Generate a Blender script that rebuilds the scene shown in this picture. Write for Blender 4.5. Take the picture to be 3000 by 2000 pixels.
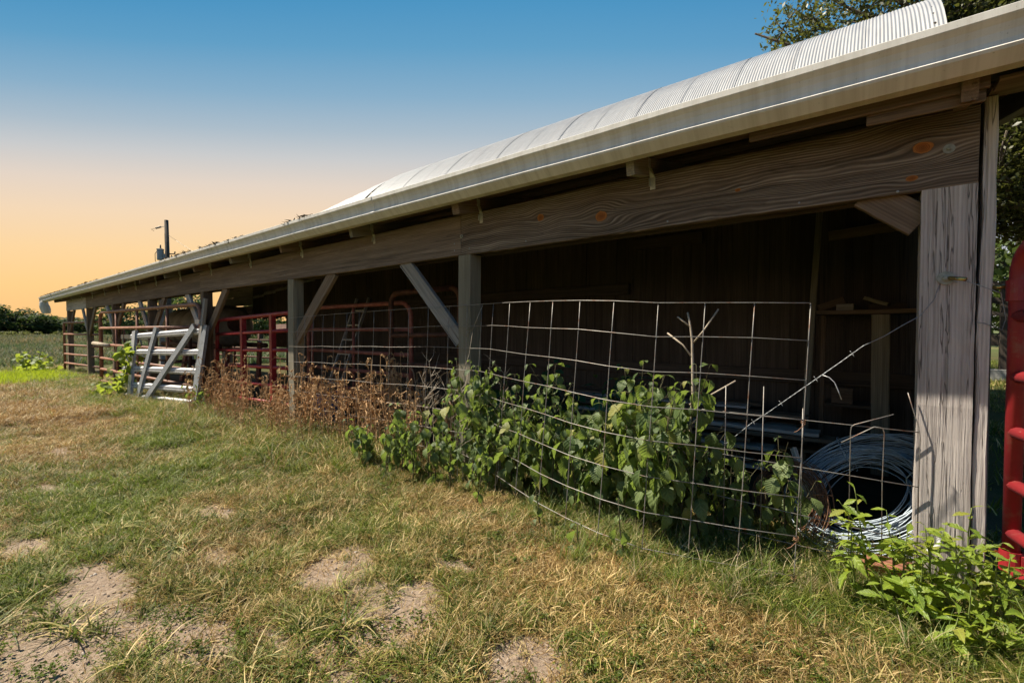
import bpy, math, random
import numpy as np
from mathutils import Vector, Matrix, Euler, Quaternion
R = math.radians
random.seed(11)
rng = np.random.default_rng(11)
scene = bpy.context.scene
for o in list(bpy.data.objects):
    bpy.data.objects.remove(o)
COL = scene.collection

# ------------------------------------------------------------------ camera
cam_d = bpy.data.cameras.new('camera')
cam_d.sensor_width = 36.0
cam_d.lens = 16.0
cam_d.clip_start = 0.05
cam_d.clip_end = 3000
cam = bpy.data.objects.new('camera', cam_d)
COL.objects.link(cam)
cam.location = (0.0, -2.86, 1.0)
cam.rotation_euler = (R(90 - 1.42), 0, R(38.05))
scene.camera = cam
scene.render.resolution_x, scene.render.resolution_y = 1024, 682

# ------------------------------------------------------------------ sky
def lin(c):
    out = []
    for v in c:
        v = v / 255.0
        out.append(v / 12.92 if v <= 0.04045 else ((v + 0.055) / 1.055) ** 2.4)
    return tuple(out) + (1.0,)
SUN_EL, SUN_OFF = 55.0, 24.8          # elevation; angle off the shed's long axis
world = bpy.data.worlds.new('World')
scene.world = world
world.use_nodes = True
wt = world.node_tree
wt.nodes.clear()
wo = wt.nodes.new('ShaderNodeOutputWorld')
wb = wt.nodes.new('ShaderNodeBackground')
wtc = wt.nodes.new('ShaderNodeTexCoord')
wsep = wt.nodes.new('ShaderNodeSeparateXYZ')
wt.links.new(wtc.outputs['Generated'], wsep.inputs[0])
def wmath(op, a, b=None, clamp=False):
    n = wt.nodes.new('ShaderNodeMath')
    n.operation = op
    n.use_clamp = clamp
    for k, v in enumerate((a, b)):
        if v is None:
            continue
        if isinstance(v, (int, float)):
            n.inputs[k].default_value = v
        else:
            wt.links.new(v, n.inputs[k])
    return n.outputs[0]
# the warm haze stands highest to the north-west and sinks away on either side
GLOW = (-0.616, 0.787)
horiz = wmath('SQRT', wmath('MAXIMUM', wmath('SUBTRACT', 1.0, wmath('MULTIPLY', wsep.outputs['Z'], wsep.outputs['Z'])), 0.001))
toward = wmath('DIVIDE', wmath('ADD', wmath('MULTIPLY', wsep.outputs['X'], GLOW[0]), wmath('MULTIPLY', wsep.outputs['Y'], GLOW[1])), horiz)
height = wmath('DIVIDE', wmath('MAXIMUM', wsep.outputs['Z'], 0.0), wmath('MAXIMUM', wmath('ADD', wmath('MULTIPLY', toward, 0.7), 0.3), 0.62))
def sky_ramp(stops):
    r = wt.nodes.new('ShaderNodeValToRGB')
    r.color_ramp.interpolation = 'LINEAR'
    e = r.color_ramp.elements
    while len(e) < len(stops):
        e.new(0.5)
    for el, (p, c) in zip(e, stops):
        el.position = p
        el.color = lin(c)
    wt.links.new(height, r.inputs[0])
    return r
west = sky_ramp([(0.0, (246, 190, 124)), (0.088, (249, 204, 138)), (0.161, (246, 209, 157)), (0.231, (237, 210, 178)), (0.292, (221, 206, 192)),
                 (0.343, (196, 197, 198)), (0.391, (166, 183, 196)), (0.450, (132, 169, 195)), (0.522, (94, 154, 192)), (0.590, (70, 142, 188)), (0.8, (54, 122, 172)), (1.0, (46, 108, 160))])
east = sky_ramp([(0.0, (222, 222, 224)), (0.1, (206, 213, 224)), (0.25, (176, 196, 218)), (0.40, (128, 168, 204)),
                 (0.52, (90, 148, 190)), (0.64, (66, 134, 182)), (0.8, (54, 122, 172)), (1.0, (46, 108, 160))])
wmap = wt.nodes.new('ShaderNodeMapRange')
wmap.interpolation_type = 'SMOOTHSTEP'
wmap.inputs['From Min'].default_value = -0.45
wmap.inputs['From Max'].default_value = 0.35
wt.links.new(wsep.outputs['X'], wmap.inputs['Value'])
wmix = wt.nodes.new('ShaderNodeMix')
wmix.data_type = 'RGBA'
wt.links.new(wmap.outputs[0], wmix.inputs[0])
wt.links.new(west.outputs[0], wmix.inputs[6])
wt.links.new(east.outputs[0], wmix.inputs[7])
wt.links.new(wmix.outputs[2], wb.inputs['Color'])
wb.inputs['Strength'].default_value = 0.54
wt.links.new(wb.outputs[0], wo.inputs[0])

# ------------------------------------------------------------------ sun
sun_d = bpy.data.lights.new('sun', 'SUN')
sun_d.energy = 4.9
sun_d.angle = R(0.5)
sun_d.color = (1.0, 0.91, 0.75)
sun = bpy.data.objects.new('sun', sun_d)
COL.objects.link(sun)
sdir = Vector((-math.cos(R(SUN_OFF)) * math.cos(R(SUN_EL)), -math.sin(R(SUN_OFF)) * math.cos(R(SUN_EL)), math.sin(R(SUN_EL))))
sun.rotation_euler = (-sdir).to_track_quat('-Z', 'Y').to_euler()
sun.location = sdir * 60

scene.view_settings.view_transform = 'Standard'
scene.view_settings.look = 'None'
scene.view_settings.exposure = 1.0
scene.view_settings.gamma = 1.0
scene.view_settings.use_curve_mapping = False
scene.cycles.use_adaptive_sampling = True
scene.cycles.adaptive_threshold = 0.02
scene.cycles.caustics_reflective = False
scene.cycles.caustics_refractive = False
scene.cycles.max_bounces = 5
scene.cycles.diffuse_bounces = 3
scene.cycles.glossy_bounces = 2
scene.cycles.transmission_bounces = 3
scene.cycles.transparent_max_bounces = 8

# ------------------------------------------------------------------ node helper
class NT:
    def __init__(self, name):
        self.m = bpy.data.materials.new(name)
        self.m.use_nodes = True
        self.t = self.m.node_tree
        self.t.nodes.clear()
        self.out = self.t.nodes.new('ShaderNodeOutputMaterial')
    def put(self, sock, v):
        if hasattr(v, 'is_linked') or isinstance(v, bpy.types.NodeSocket):
            self.t.links.new(v, sock)
        elif v is not None:
            if isinstance(v, tuple) and len(v) == 3 and sock.type == 'RGBA':
                v = v + (1.0,)
            sock.default_value = v
    def node(self, typ, props=None, **kw):
        n = self.t.nodes.new(typ)
        for k, v in (props or {}).items():
            setattr(n, k, v)
        for k, v in kw.items():
            key = int(k[1:]) if k[0] == 'i' and k[1:].isdigit() else k.replace('_', ' ')
            self.put(n.inputs[key], v)
        return n
    def coord(self, which='Object'):
        return self.node('ShaderNodeTexCoord').outputs[which]
    def rand(self):
        return self.node('ShaderNodeObjectInfo').outputs['Random']
    def vmath(self, op, a, b=None):
        n = self.node('ShaderNodeVectorMath', {'operation': op}, i0=a)
        if b is not None:
            self.put(n.inputs[1], b)
        return n.outputs[0]
    def math(self, op, a, b=None, c=None, clamp=False):
        n = self.node('ShaderNodeMath', {'operation': op, 'use_clamp': clamp}, i0=a)
        if b is not None:
            self.put(n.inputs[1], b)
        if c is not None:
            self.put(n.inputs[2], c)
        return n.outputs[0]
    def noise(self, vec, scale=5.0, detail=4.0, rough=0.55, dist=0.0):
        n = self.node('ShaderNodeTexNoise', None, Vector=vec, Scale=scale, Detail=detail, Roughness=rough, Distortion=dist)
        return n.outputs[0]
    def ramp(self, fac, stops, interp='LINEAR'):
        n = self.node('ShaderNodeValToRGB', None, Fac=fac)
        n.color_ramp.interpolation = interp
        e = n.color_ramp.elements
        while len(e) < len(stops):
            e.new(0.5)
        for el, (p, c) in zip(e, stops):
            el.position = p
            el.color = (c, c, c, 1.0) if isinstance(c, (int, float)) else tuple(c[:3]) + (1.0,)
        return n.outputs[0]
    def mix(self, fac, a, b, mode='MIX'):
        n = self.node('ShaderNodeMix', {'data_type': 'RGBA', 'blend_type': mode}, i0=fac, i6=a, i7=b)
        return n.outputs[2]
    def bump(self, height, strength=0.3, dist=0.01):
        return self.node('ShaderNodeBump', None, Height=height, Strength=strength, Distance=dist).outputs[0]
    def bsdf(self, color, rough=0.7, metal=0.0, normal=None, spec=None, **kw):
        n = self.node('ShaderNodeBsdfPrincipled', None, Base_Color=color, Roughness=rough, Metallic=metal)
        if normal is not None:
            self.put(n.inputs['Normal'], normal)
        if spec is not None:
            self.put(n.inputs['Specular IOR Level'], spec)
        self.t.links.new(n.outputs[0], self.out.inputs[0])
        return n

def rand_coord(nt, k=13.7):
    r = nt.rand()
    off = nt.node('ShaderNodeCombineXYZ', None, X=nt.math('MULTIPLY', r, k * 3.1), Y=nt.math('MULTIPLY', r, k), Z=nt.math('MULTIPLY', r, k * 1.7)).outputs[0]
    return nt.vmath('ADD', nt.coord(), off)

def wood(name, dark, mid, light, rough=0.85, crack=0.45, knots=None, var=0.35, contrast=1.0, stretch=1.0, ringscale=1.0, bump=0.55, ring=0.07, split=0.0):
    """weathered sawn timber; grain runs along local X"""
    nt = NT(name)
    co = nt.coord() if knots else rand_coord(nt)
    if knots:
        sep = nt.node('ShaderNodeSeparateXYZ', None, Vector=co)
        push = None
        knotmask = None
        for (kx, kz, rx, rz, depth) in knots:
            dx = nt.math('SUBTRACT', sep.outputs[0], kx)
            dz = nt.math('SUBTRACT', sep.outputs[2], kz)
            d2 = nt.math('ADD', nt.math('POWER', nt.math('ABSOLUTE', nt.math('DIVIDE', dx, rx * 3.4)), 2.0),
                         nt.math('POWER', nt.math('ABSOLUTE', nt.math('DIVIDE', dz, rz * 2.6)), 2.0))
            g = nt.math('EXPONENT', nt.math('MULTIPLY', d2, -1.0))
            p = nt.math('MULTIPLY', nt.math('MULTIPLY', g, dz), depth)
            push = p if push is None else nt.math('ADD', push, p)
            if rx < 0.07:
                wob = nt.math('MULTIPLY', nt.noise(co, 30, 2), 0.5)
                kd = nt.math('SQRT', nt.math('ADD', nt.math('POWER', nt.math('ABSOLUTE', nt.math('DIVIDE', dx, rx)), 2.0),
                             nt.math('POWER', nt.math('ABSOLUTE', nt.math('DIVIDE', dz, rz)), 2.0)))
                kd = nt.math('ADD', kd, wob)
                km = nt.math('SUBTRACT', 1.0, nt.math('SMOOTH_MIN', nt.math('MULTIPLY', kd, 0.8), 1.0, 0.1), clamp=True)
                knotmask = km if knotmask is None else nt.math('MAXIMUM', knotmask, km)
        wav = nt.math('MULTIPLY', nt.math('SUBTRACT', nt.noise(nt.vmath('MULTIPLY', co, (0.9, 0.0, 1.0)), 1.6, 2), 0.5), 0.09)
        zz = nt.math('ADD', nt.math('SUBTRACT', sep.outputs[2], push), wav)
        co2 = nt.node('ShaderNodeCombineXYZ', None, X=sep.outputs[0], Y=sep.outputs[1], Z=zz).outputs[0]
    else:
        co2 = co
    grain = nt.noise(nt.vmath('MULTIPLY', co2, (0.9 / stretch, 26.0, 26.0)), 1.0, 6, 0.62, 0.15)
    fine = nt.noise(nt.vmath('MULTIPLY', co2, (5.0, 190.0, 190.0)), 1.0, 3, 0.6)
    rings = nt.node('ShaderNodeTexWave', {'wave_type': 'BANDS', 'bands_direction': 'Z'}, Vector=nt.vmath('MULTIPLY', co2, (0.12, 1.0, 1.0)),
                    Scale=22.0 * ringscale, Distortion=3.5, Detail=3.0, Detail_Scale=0.9, Detail_Roughness=0.55).outputs[0]
    big = nt.noise(co, 1.3, 3, 0.6)
    streak = nt.noise(nt.vmath('MULTIPLY', co2, (2.2, 75.0, 75.0)), 1.0, 5, 0.65, 0.1)
    g = nt.math('ADD', nt.math('ADD', nt.math('MULTIPLY', grain, 0.52 - ring), nt.math('MULTIPLY', rings, ring)), nt.math('MULTIPLY', streak, 0.26))
    g = nt.math('ADD', g, nt.math('MULTIPLY', fine, 0.22))
    col = nt.ramp(g, [(0.5 - 0.22 * contrast, dark), (0.52, mid), (0.55 + 0.23 * contrast, light)])
    col = nt.mix(nt.ramp(big, [(0.35, 0.0), (0.7, var)]), col, nt.mix(0.5, col, dark), 'MIX')
    ck = nt.noise(nt.vmath('MULTIPLY', co2, (0.8, 34.0, 34.0)), 1.0, 3, 0.5)
    ckm = nt.ramp(ck, [(0.33, 1.0), (0.40, 0.0)])
    col = nt.mix(nt.math('MULTIPLY', ckm, crack), col, (0.012, 0.010, 0.009))
    if split:
        sn = nt.noise(nt.vmath('MULTIPLY', co2, (0.45, 13.0, 13.0)), 1.0, 4, 0.6, 0.2)
        sm_ = nt.ramp(nt.math('ABSOLUTE', nt.math('SUBTRACT', sn, 0.5)), [(0.002, 1.0), (0.007, 0.0)])
        pit = nt.ramp(nt.noise(nt.vmath('MULTIPLY', co2, (12.0, 60.0, 60.0)), 1.0, 2, 0.5), [(0.19, 1.0), (0.26, 0.0)])
        ckm = nt.math('MAXIMUM', ckm, nt.math('MAXIMUM', nt.math('MULTIPLY', sm_, split), pit))
        col = nt.mix(nt.math('MULTIPLY', nt.math('MAXIMUM', nt.math('MULTIPLY', sm_, split), nt.math('MULTIPLY', pit, 0.7)), 0.95), col, (0.012, 0.010, 0.009))
    val = nt.math('ADD', 0.82, nt.math('MULTIPLY', nt.rand(), 0.36))
    col = nt.mix(1.0, col, nt.node('ShaderNodeCombineColor', None, Red=val, Green=val, Blue=val).outputs[0], 'MULTIPLY')
    if knots and knotmask is not None:
        kc = nt.ramp(knotmask, [(0.0, (0.03, 0.02, 0.014)), (0.12, (0.52, 0.21, 0.05)), (0.26, (0.36, 0.125, 0.03)), (0.8, (0.24, 0.08, 0.02))])
        kr = nt.math('SINE', nt.math('MULTIPLY', nt.math('ADD', knotmask, nt.math('MULTIPLY', fine, 0.06)), 46.0))
        kc = nt.mix(nt.math('ADD', nt.math('MULTIPLY', kr, 0.22), nt.math('MULTIPLY', streak, 0.6)), kc, (0.085, 0.030, 0.012))
        col = nt.mix(nt.ramp(knotmask, [(0.0, 0.0), (0.10, 1.0)]), col, kc)
    nrm = None
    if bump:
        hs = nt.math('ADD', streak, nt.math('MULTIPLY', rings, ring * 2.0)) if ring > 0.1 else streak
        nrm = nt.bump(nt.math('SUBTRACT', hs, nt.math('MULTIPLY', ckm, 0.6)), bump, 0.006)
    nt.bsdf(col, rough, 0.0, nrm, spec=0.25)
    return nt.m

M = {}
M['grey_wood'] = wood('weathered_grey_wood', (0.16, 0.135, 0.12), (0.48, 0.43, 0.40), (0.76, 0.71, 0.67), crack=0.22, bump=1.0, split=0.75)
M['beam_wood'] = wood('stained_beam_wood', (0.055, 0.040, 0.030), (0.185, 0.138, 0.105), (0.40, 0.325, 0.26), crack=0.35, split=0.3)
M['brown_wood'] = wood('brown_wood', (0.06, 0.041, 0.028), (0.19, 0.135, 0.094), (0.35, 0.265, 0.195), crack=0.4)
M['post_wood'] = wood('treated_post_wood', (0.09, 0.078, 0.055), (0.22, 0.195, 0.145), (0.38, 0.345, 0.27), crack=0.4)
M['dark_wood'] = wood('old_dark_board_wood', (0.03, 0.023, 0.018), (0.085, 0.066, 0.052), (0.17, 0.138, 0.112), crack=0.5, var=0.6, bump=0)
M['pale_wood'] = wood('pale_bleached_wood', (0.13, 0.115, 0.10), (0.30, 0.275, 0.25), (0.48, 0.45, 0.42), crack=0.6)

def plain(name, col, rough=0.6, metal=0.0, vary=0.25, scale=8.0, bump=0.0, spec=None, col2=None):
    nt = NT(name)
    co = rand_coord(nt)
    n = nt.noise(co, scale, 5, 0.6)
    c2 = col2 if col2 else tuple(v * (1 - vary) for v in col)
    c = nt.mix(nt.ramp(n, [(0.35, 0.0), (0.65, 1.0)]), col, c2)
    nt.bsdf(c, rough, metal, nt.bump(n, bump, 0.004) if bump else None, spec)
    return nt.m

def red_paint():
    nt = NT('red_gate_paint')
    co = rand_coord(nt)
    n = nt.noise(co, 6, 4)
    sp = nt.noise(co, 70, 3, 0.7)
    c = nt.mix(nt.ramp(n, [(0.3, 0.0), (0.7, 1.0)]), (0.32, 0.018, 0.022), (0.22, 0.012, 0.016))
    c = nt.mix(nt.ramp(sp, [(0.68, 0.0), (0.74, 0.6)]), c, (0.5, 0.36, 0.33))
    c = nt.mix(nt.ramp(nt.noise(co, 14, 5, 0.7), [(0.54, 0.0), (0.70, 0.65)]), c, (0.26, 0.10, 0.07))
    nt.bsdf(c, nt.ramp(n, [(0.3, 0.42), (0.7, 0.65)]), 0.0, nt.bump(sp, 0.2, 0.002))
    return nt.m
M['red'] = red_paint()
def rusty(name, a, b, c_, rough=0.75):
    nt = NT(name)
    co = rand_coord(nt)
    n = nt.noise(co, 9, 6, 0.7)
    c = nt.ramp(n, [(0.3, a), (0.5, b), (0.72, c_)])
    nt.bsdf(c, rough, 0.0, nt.bump(n, 0.25, 0.003), 0.3)
    return nt.m
M['rust_pipe'] = rusty('rusty_pipe', (0.12, 0.052, 0.034), (0.25, 0.115, 0.075), (0.36, 0.19, 0.13), 0.55)
M['dark_rust'] = rusty('dark_rusty_steel', (0.05, 0.025, 0.018), (0.10, 0.045, 0.03), (0.17, 0.08, 0.05))
M['faded_red'] = rusty('faded_red_paint', (0.18, 0.055, 0.044), (0.29, 0.10, 0.075), (0.38, 0.165, 0.12), 0.6)
def galv(name, base=0.42, rough=0.45, metal=0.75, tint=(1.0, 1.0, 1.03), rust=0.0):
    nt = NT(name)
    co = rand_coord(nt)
    v = nt.node('ShaderNodeTexVoronoi', None, Vector=co, Scale=38.0).outputs['Color']
    sv = nt.node('ShaderNodeSeparateColor', None, Color=v).outputs[0]
    n = nt.noise(co, 5, 5, 0.65)
    g = nt.math('ADD', nt.math('MULTIPLY', sv, 0.25), nt.math('MULTIPLY', n, 0.75))
    a = tuple(base * 0.7 * t for t in tint)
    b = tuple(min(1, base * 1.25 * t) for t in tint)
    c = nt.ramp(g, [(0.25, a), (0.75, b)])
    if rust:
        rn = nt.noise(co, 17, 5, 0.7)
        rm = nt.ramp(rn, [(0.62 - rust * 0.12, 0.0), (0.70, 0.85)])
        c = nt.mix(rm, c, (0.20, 0.075, 0.03))
    nt.bsdf(c, rough, metal, nt.bump(n, 0.1, 0.002))
    return nt.m
M['galv'] = galv('galvanised_steel', 0.50, 0.5, 0.45)
M['galv_dull'] = galv('dull_galvanised_steel', 0.30, 0.55, 0.4, (0.95, 1.0, 1.05))
M['wire'] = galv('galvanised_wire', 0.24, 0.5, 0.5, (1.0, 0.94, 0.86), rust=0.9)
M['coil_wire'] = galv('blue_grey_wire', 0.44, 0.5, 0.2, (0.85, 1.0, 1.15))
M['zinc'] = plain('yellow_zinc_plating', (0.55, 0.42, 0.16), 0.3, 0.9, 0.4, 60)
M['washer'] = plain('zinc_washer', (0.33, 0.34, 0.29), 0.55, 0.3, 0.35, 60)

def gutter_paint():
    nt = NT('white_gutter_paint')
    co = nt.coord()
    st = nt.noise(nt.vmath('MULTIPLY', co, (16.0, 0.3, 0.6)), 1.0, 5, 0.7)
    n = nt.noise(co, 2.0, 4)
    c = nt.mix(nt.ramp(st, [(0.42, 0.0), (0.72, 0.6)]), (0.66, 0.63, 0.58), (0.38, 0.34, 0.28))
    c = nt.mix(nt.ramp(n, [(0.4, 0.0), (0.75, 0.3)]), c, (0.52, 0.48, 0.41))
    spk = nt.noise(co, 130, 2)
    c = nt.mix(nt.ramp(spk, [(0.70, 0.0), (0.74, 0.5)]), c, (0.12, 0.09, 0.06))
    nt.bsdf(c, 0.55, 0.0, nt.bump(n, 0.05, 0.01), 0.3)
    return nt.m
M['gutter'] = gutter_paint()
def roof_metal():
    nt = NT('corrugated_roof_metal')
    co = nt.coord()
    r = nt.rand()
    st = nt.noise(nt.vmath('ADD', nt.vmath('MULTIPLY', co, (24.0, 0.9, 0.9)), nt.node('ShaderNodeCombineXYZ', None, X=nt.math('MULTIPLY', r, 50.0)).outputs[0]), 1.0, 5, 0.68)
    c = nt.ramp(nt.noise(nt.vmath('MULTIPLY', co, (6.0, 1.0, 1.0)), 1.0, 4), [(0.3, (0.30, 0.30, 0.305)), (0.7, (0.43, 0.425, 0.42))])
    rm = nt.ramp(st, [(0.52, 0.0), (0.68, 0.7)])
    sep = nt.node('ShaderNodeSeparateXYZ', None, Vector=co)
    up = nt.ramp(nt.math('DIVIDE', sep.outputs[2], 5.0), [(0.80, 0.12), (0.955, 0.5), (1.0, 1.0)])
    c = nt.mix(nt.math('MULTIPLY', rm, up), c, (0.30, 0.19, 0.11))
    nt.bsdf(c, 0.48, 0.15, None)
    return nt.m
M['roof'] = roof_metal()
M['leanto_roof'] = plain('rusted_dark_sheet', (0.10, 0.075, 0.06), 0.7, 0.3, 0.6, 3.0)
M['concrete'] = plain('concrete', (0.33, 0.32, 0.30), 0.9, 0, 0.3, 12, 0.3)
M['tank'] = plain('weathered_tan_tank', (0.30, 0.25, 0.19), 0.7, 0, 0.35, 3.0, 0.2, col2=(0.17, 0.13, 0.09))
M['blue_plastic'] = plain('blue_plastic', (0.02, 0.075, 0.24), 0.45, 0, 0.3)
M['green_plastic'] = plain('green_plastic', (0.012, 0.10, 0.075), 0.45, 0, 0.3)
M['black_rubber'] = plain('black_rubber', (0.018, 0.018, 0.019), 0.85, 0, 0.3)
M['bark'] = plain('tree_bark', (0.14, 0.11, 0.085), 0.95, 0, 0.6, 6, 0.8)
M['grey_steel'] = plain('painted_grey_steel', (0.26, 0.28, 0.29), 0.5, 0.2, 0.3)
M['porcelain'] = plain('brown_porcelain', (0.08, 0.06, 0.05), 0.35, 0, 0.2)
M['dry_stem'] = plain('dry_brown_weed', (0.58, 0.37, 0.19), 0.9, 0, 0.5, 9, col2=(0.42, 0.23, 0.10))
M['pale_stem'] = plain('pale_dead_stem', (0.42, 0.35, 0.27), 0.9, 0, 0.4, 12, col2=(0.27, 0.21, 0.15))
M['seed'] = plain('dry_seed_head', (0.58, 0.36, 0.18), 0.95, 0, 0.5, 30)
M['rust_wire'] = rusty('rusty_wire', (0.10, 0.05, 0.03), (0.20, 0.10, 0.06), (0.30, 0.17, 0.10))
M['terracotta'] = plain('clay_red', (0.34, 0.14, 0.08), 0.85, 0, 0.35, 10)
# ------------------------------------------------------------------ mesh helpers
class MB:
    def __init__(self):
        self.v, self.f = [], []
    def add(self, vs, fs):
        b = len(self.v)
        self.v.extend(tuple(map(float, p)) for p in vs)
        self.f.extend(tuple(i + b for i in f) for f in fs)
        return self
    def box(self, c, s, m=None):
        c = Vector(c)
        h = Vector(s) / 2
        vs = []
        for x in (-1, 1):
            for y in (-1, 1):
                for z in (-1, 1):
                    p = Vector((x * h.x, y * h.y, z * h.z))
                    if m is not None:
                        p = m @ p
                    vs.append(p + c)
        return self.add(vs, [(0, 1, 3, 2), (4, 6, 7, 5), (0, 4, 5, 1), (2, 3, 7, 6), (0, 2, 6, 4), (1, 5, 7, 3)])
    def tube(self, pts, r, n=6, closed=False, cap=True, flat=1.0):
        pts = [Vector(p) for p in pts]
        k = len(pts)
        rs = r if hasattr(r, '__len__') else [r] * k
        b = len(self.v)
        t0 = (pts[1] - pts[0]).normalized()
        ref = Vector((0, 0, 1)) if abs(t0.z) < 0.9 else Vector((1, 0, 0))
        nrm = t0.cross(ref).normalized()
        for i in range(k):
            if closed:
                t = (pts[(i + 1) % k] - pts[i - 1]).normalized()
            elif i == 0:
                t = t0
            elif i == k - 1:
                t = (pts[-1] - pts[-2]).normalized()
            else:
                t = ((pts[i + 1] - pts[i]).normalized() + (pts[i] - pts[i - 1]).normalized())
                t = t.normalized() if t.length > 1e-6 else (pts[i + 1] - pts[i]).normalized()
            nrm = (nrm - t * nrm.dot(t))
            nrm = nrm.normalized() if nrm.length > 1e-6 else t.orthogonal().normalized()
            bi = t.cross(nrm)
            for j in range(n):
                a = 2 * math.pi * j / n
                self.v.append(tuple(pts[i] + nrm * (math.cos(a) * rs[i]) + bi * (math.sin(a) * rs[i] * flat)))
        for i in range(k if closed else k - 1):
            i2 = (i + 1) % k
            for j in range(n):
                j2 = (j + 1) % n
                self.f.append((b + i * n + j, b + i * n + j2, b + i2 * n + j2, b + i2 * n + j))
        if cap and not closed:
            self.f.append(tuple(b + j for j in range(n))[::-1])
            self.f.append(tuple(b + (k - 1) * n + j for j in range(n)))
        return self
    def sweep_profile(self, prof, x0, x1, seg=1, close=True):
        """extrude a (y, z) profile along X"""
        b = len(self.v)
        n = len(prof)
        for i in range(seg + 1):
            x = x0 + (x1 - x0) * i / seg
            for (y, z) in prof:
                self.v.append((x, y, z))
        for i in range(seg):
            for j in range(n if close else n - 1):
                j2 = (j + 1) % n
                self.f.append((b + i * n + j, b + (i + 1) * n + j, b + (i + 1) * n + j2, b + i * n + j2))
        if close:
            self.f.append(tuple(b + j for j in range(n)))
            self.f.append(tuple(b + seg * n + j for j in range(n))[::-1])
        return self
    def lathe(self, prof, n=24, axis='Z', c=(0, 0, 0), cap=True):
        b = len(self.v)
        for (r, h) in prof:
            for j in range(n):
                a = 2 * math.pi * j / n
                p = (r * math.cos(a), r * math.sin(a), h)
                if axis == 'X':
                    p = (p[2], p[0], p[1])
                elif axis == 'Y':
                    p = (p[0], p[2], p[1])
                self.v.append((p[0] + c[0], p[1] + c[1], p[2] + c[2]))
        for i in range(len(prof) - 1):
            for j in range(n):
                j2 = (j + 1) % n
                self.f.append((b + i * n + j, b + i * n + j2, b + (i + 1) * n + j2, b + (i + 1) * n + j))
        if cap:
            self.f.append(tuple(b + j for j in range(n))[::-1])
            e = b + (len(prof) - 1) * n
            self.f.append(tuple(e + j for j in range(n)))
        return self
    def mesh(self, name, mat=None, smooth=False):
        me = bpy.data.meshes.new(name)
        me.from_pydata(self.v, [], self.f)
        if smooth:
            me.polygons.foreach_set('use_smooth', [True] * len(me.polygons))
        if mat is not None:
            me.materials.append(mat)
        me.update()
        return me
    def build(self, name, mat, parent=None, smooth=False):
        return link(name, self.mesh(name, mat, smooth), parent)

ROOTLOC = {}
def link(name, data, parent=None, matrix=None):
    """world-placed object; parented without moving it"""
    o = bpy.data.objects.new(name, data)
    COL.objects.link(o)
    mw = matrix.copy() if matrix is not None else Matrix.Identity(4)
    if parent is not None:
        o.parent = parent
        o.matrix_parent_inverse = WORLD[parent.name].inverted()
    o.matrix_basis = mw
    WORLD[o.name] = mw
    return o
WORLD = {}
def thing(name, loc, label, cat, group=None):
    o = link(name, None, None, Matrix.Translation(Vector(loc)))
    o.empty_display_size = 0.1
    return tag(o, label, cat, group)
def tag(o, label=None, cat=None, group=None, kind=None):
    if label:
        o['label'] = label
    if cat:
        o['category'] = cat
    if group:
        o['group'] = group
    if kind:
        o['kind'] = kind
    return o
def part(name, parent):
    """an Empty that groups sub-parts of one part"""
    o = link(name, None, parent, WORLD[parent.name])
    o.empty_display_size = 0.1
    return o

def frame(p0, p1, up=(0, 0, 1)):
    p0, p1 = Vector(p0), Vector(p1)
    x = (p1 - p0).normalized()
    u = Vector(up)
    z = (u - x * u.dot(x))
    z = z.normalized() if z.length > 1e-5 else x.orthogonal().normalized()
    y = z.cross(x)
    m = Matrix((x, y, z)).transposed().to_4x4()
    m.translation = (p0 + p1) / 2
    return m, (p1 - p0).length

PLANKS = {}
def plank_mesh(L, w, t, seed=0, ch=0.004, wob=0.0015, seg=5):
    key = (round(L, 3), round(w, 3), round(t, 3), seed, ch, wob)
    if key in PLANKS:
        return PLANKS[key]
    rr = random.Random(hash(key) & 0xffff)
    b = MB()
    ring = []
    hz, hy = w / 2, t / 2
    c = min(ch, hy * 0.4)
    prof = [(-hy + c, -hz), (hy - c, -hz), (hy, -hz + c), (hy, hz - c), (hy - c, hz), (-hy + c, hz), (-hy, hz - c), (-hy, -hz + c)]
    xs = [-L / 2 + L * i / seg for i in range(seg + 1)]
    vs = []
    for i, x in enumerate(xs):
        oy, oz = rr.uniform(-wob, wob), rr.uniform(-wob, wob)
        for (y, z) in prof:
            vs.append((x + (rr.uniform(-wob, wob) if i in (0, seg) else 0), y + oy + rr.uniform(-wob, wob) * 0.5, z + oz + rr.uniform(-wob, wob) * 0.5))
    fs = []
    n = 8
    for i in range(seg):
        for j in range(n):
            j2 = (j + 1) % n
            fs.append((i * n + j, i * n + j2, (i + 1) * n + j2, (i + 1) * n + j))
    fs.append(tuple(range(n))[::-1])
    fs.append(tuple(seg * n + j for j in range(n)))
    b.add(vs, fs)
    me = b.mesh('plank')
    PLANKS[key] = me
    return me
def plank(name, p0, p1, w, t, mat, parent=None, up=(0, 0, 1), seed=None, wob=0.0015, ch=0.004, seg=5):
    """w measured along 'up', t across"""
    m, L = frame(p0, p1, up)
    me = plank_mesh(L, w, t, random.randrange(4) if seed is None else seed, ch, wob, seg)
    if not me.materials:
        me.materials.append(None)
    o = link(name, me, parent, m)
    o.material_slots[0].link = 'OBJECT'
    o.material_slots[0].material = mat
    return o
def rod(name, pts, r, mat, parent=None, n=8, closed=False, smooth=True, flat=1.0):
    return MB().tube(pts, r, n, closed, True, flat).build(name, mat, parent, smooth)
def arc_pts(c, r, a0, a1, ex, ey, n=6):
    c, ex, ey = Vector(c), Vector(ex), Vector(ey)
    return [c + ex * (r * math.cos(R(a0 + (a1 - a0) * i / n))) + ey * (r * math.sin(R(a0 + (a1 - a0) * i / n))) for i in range(n + 1)]

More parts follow.
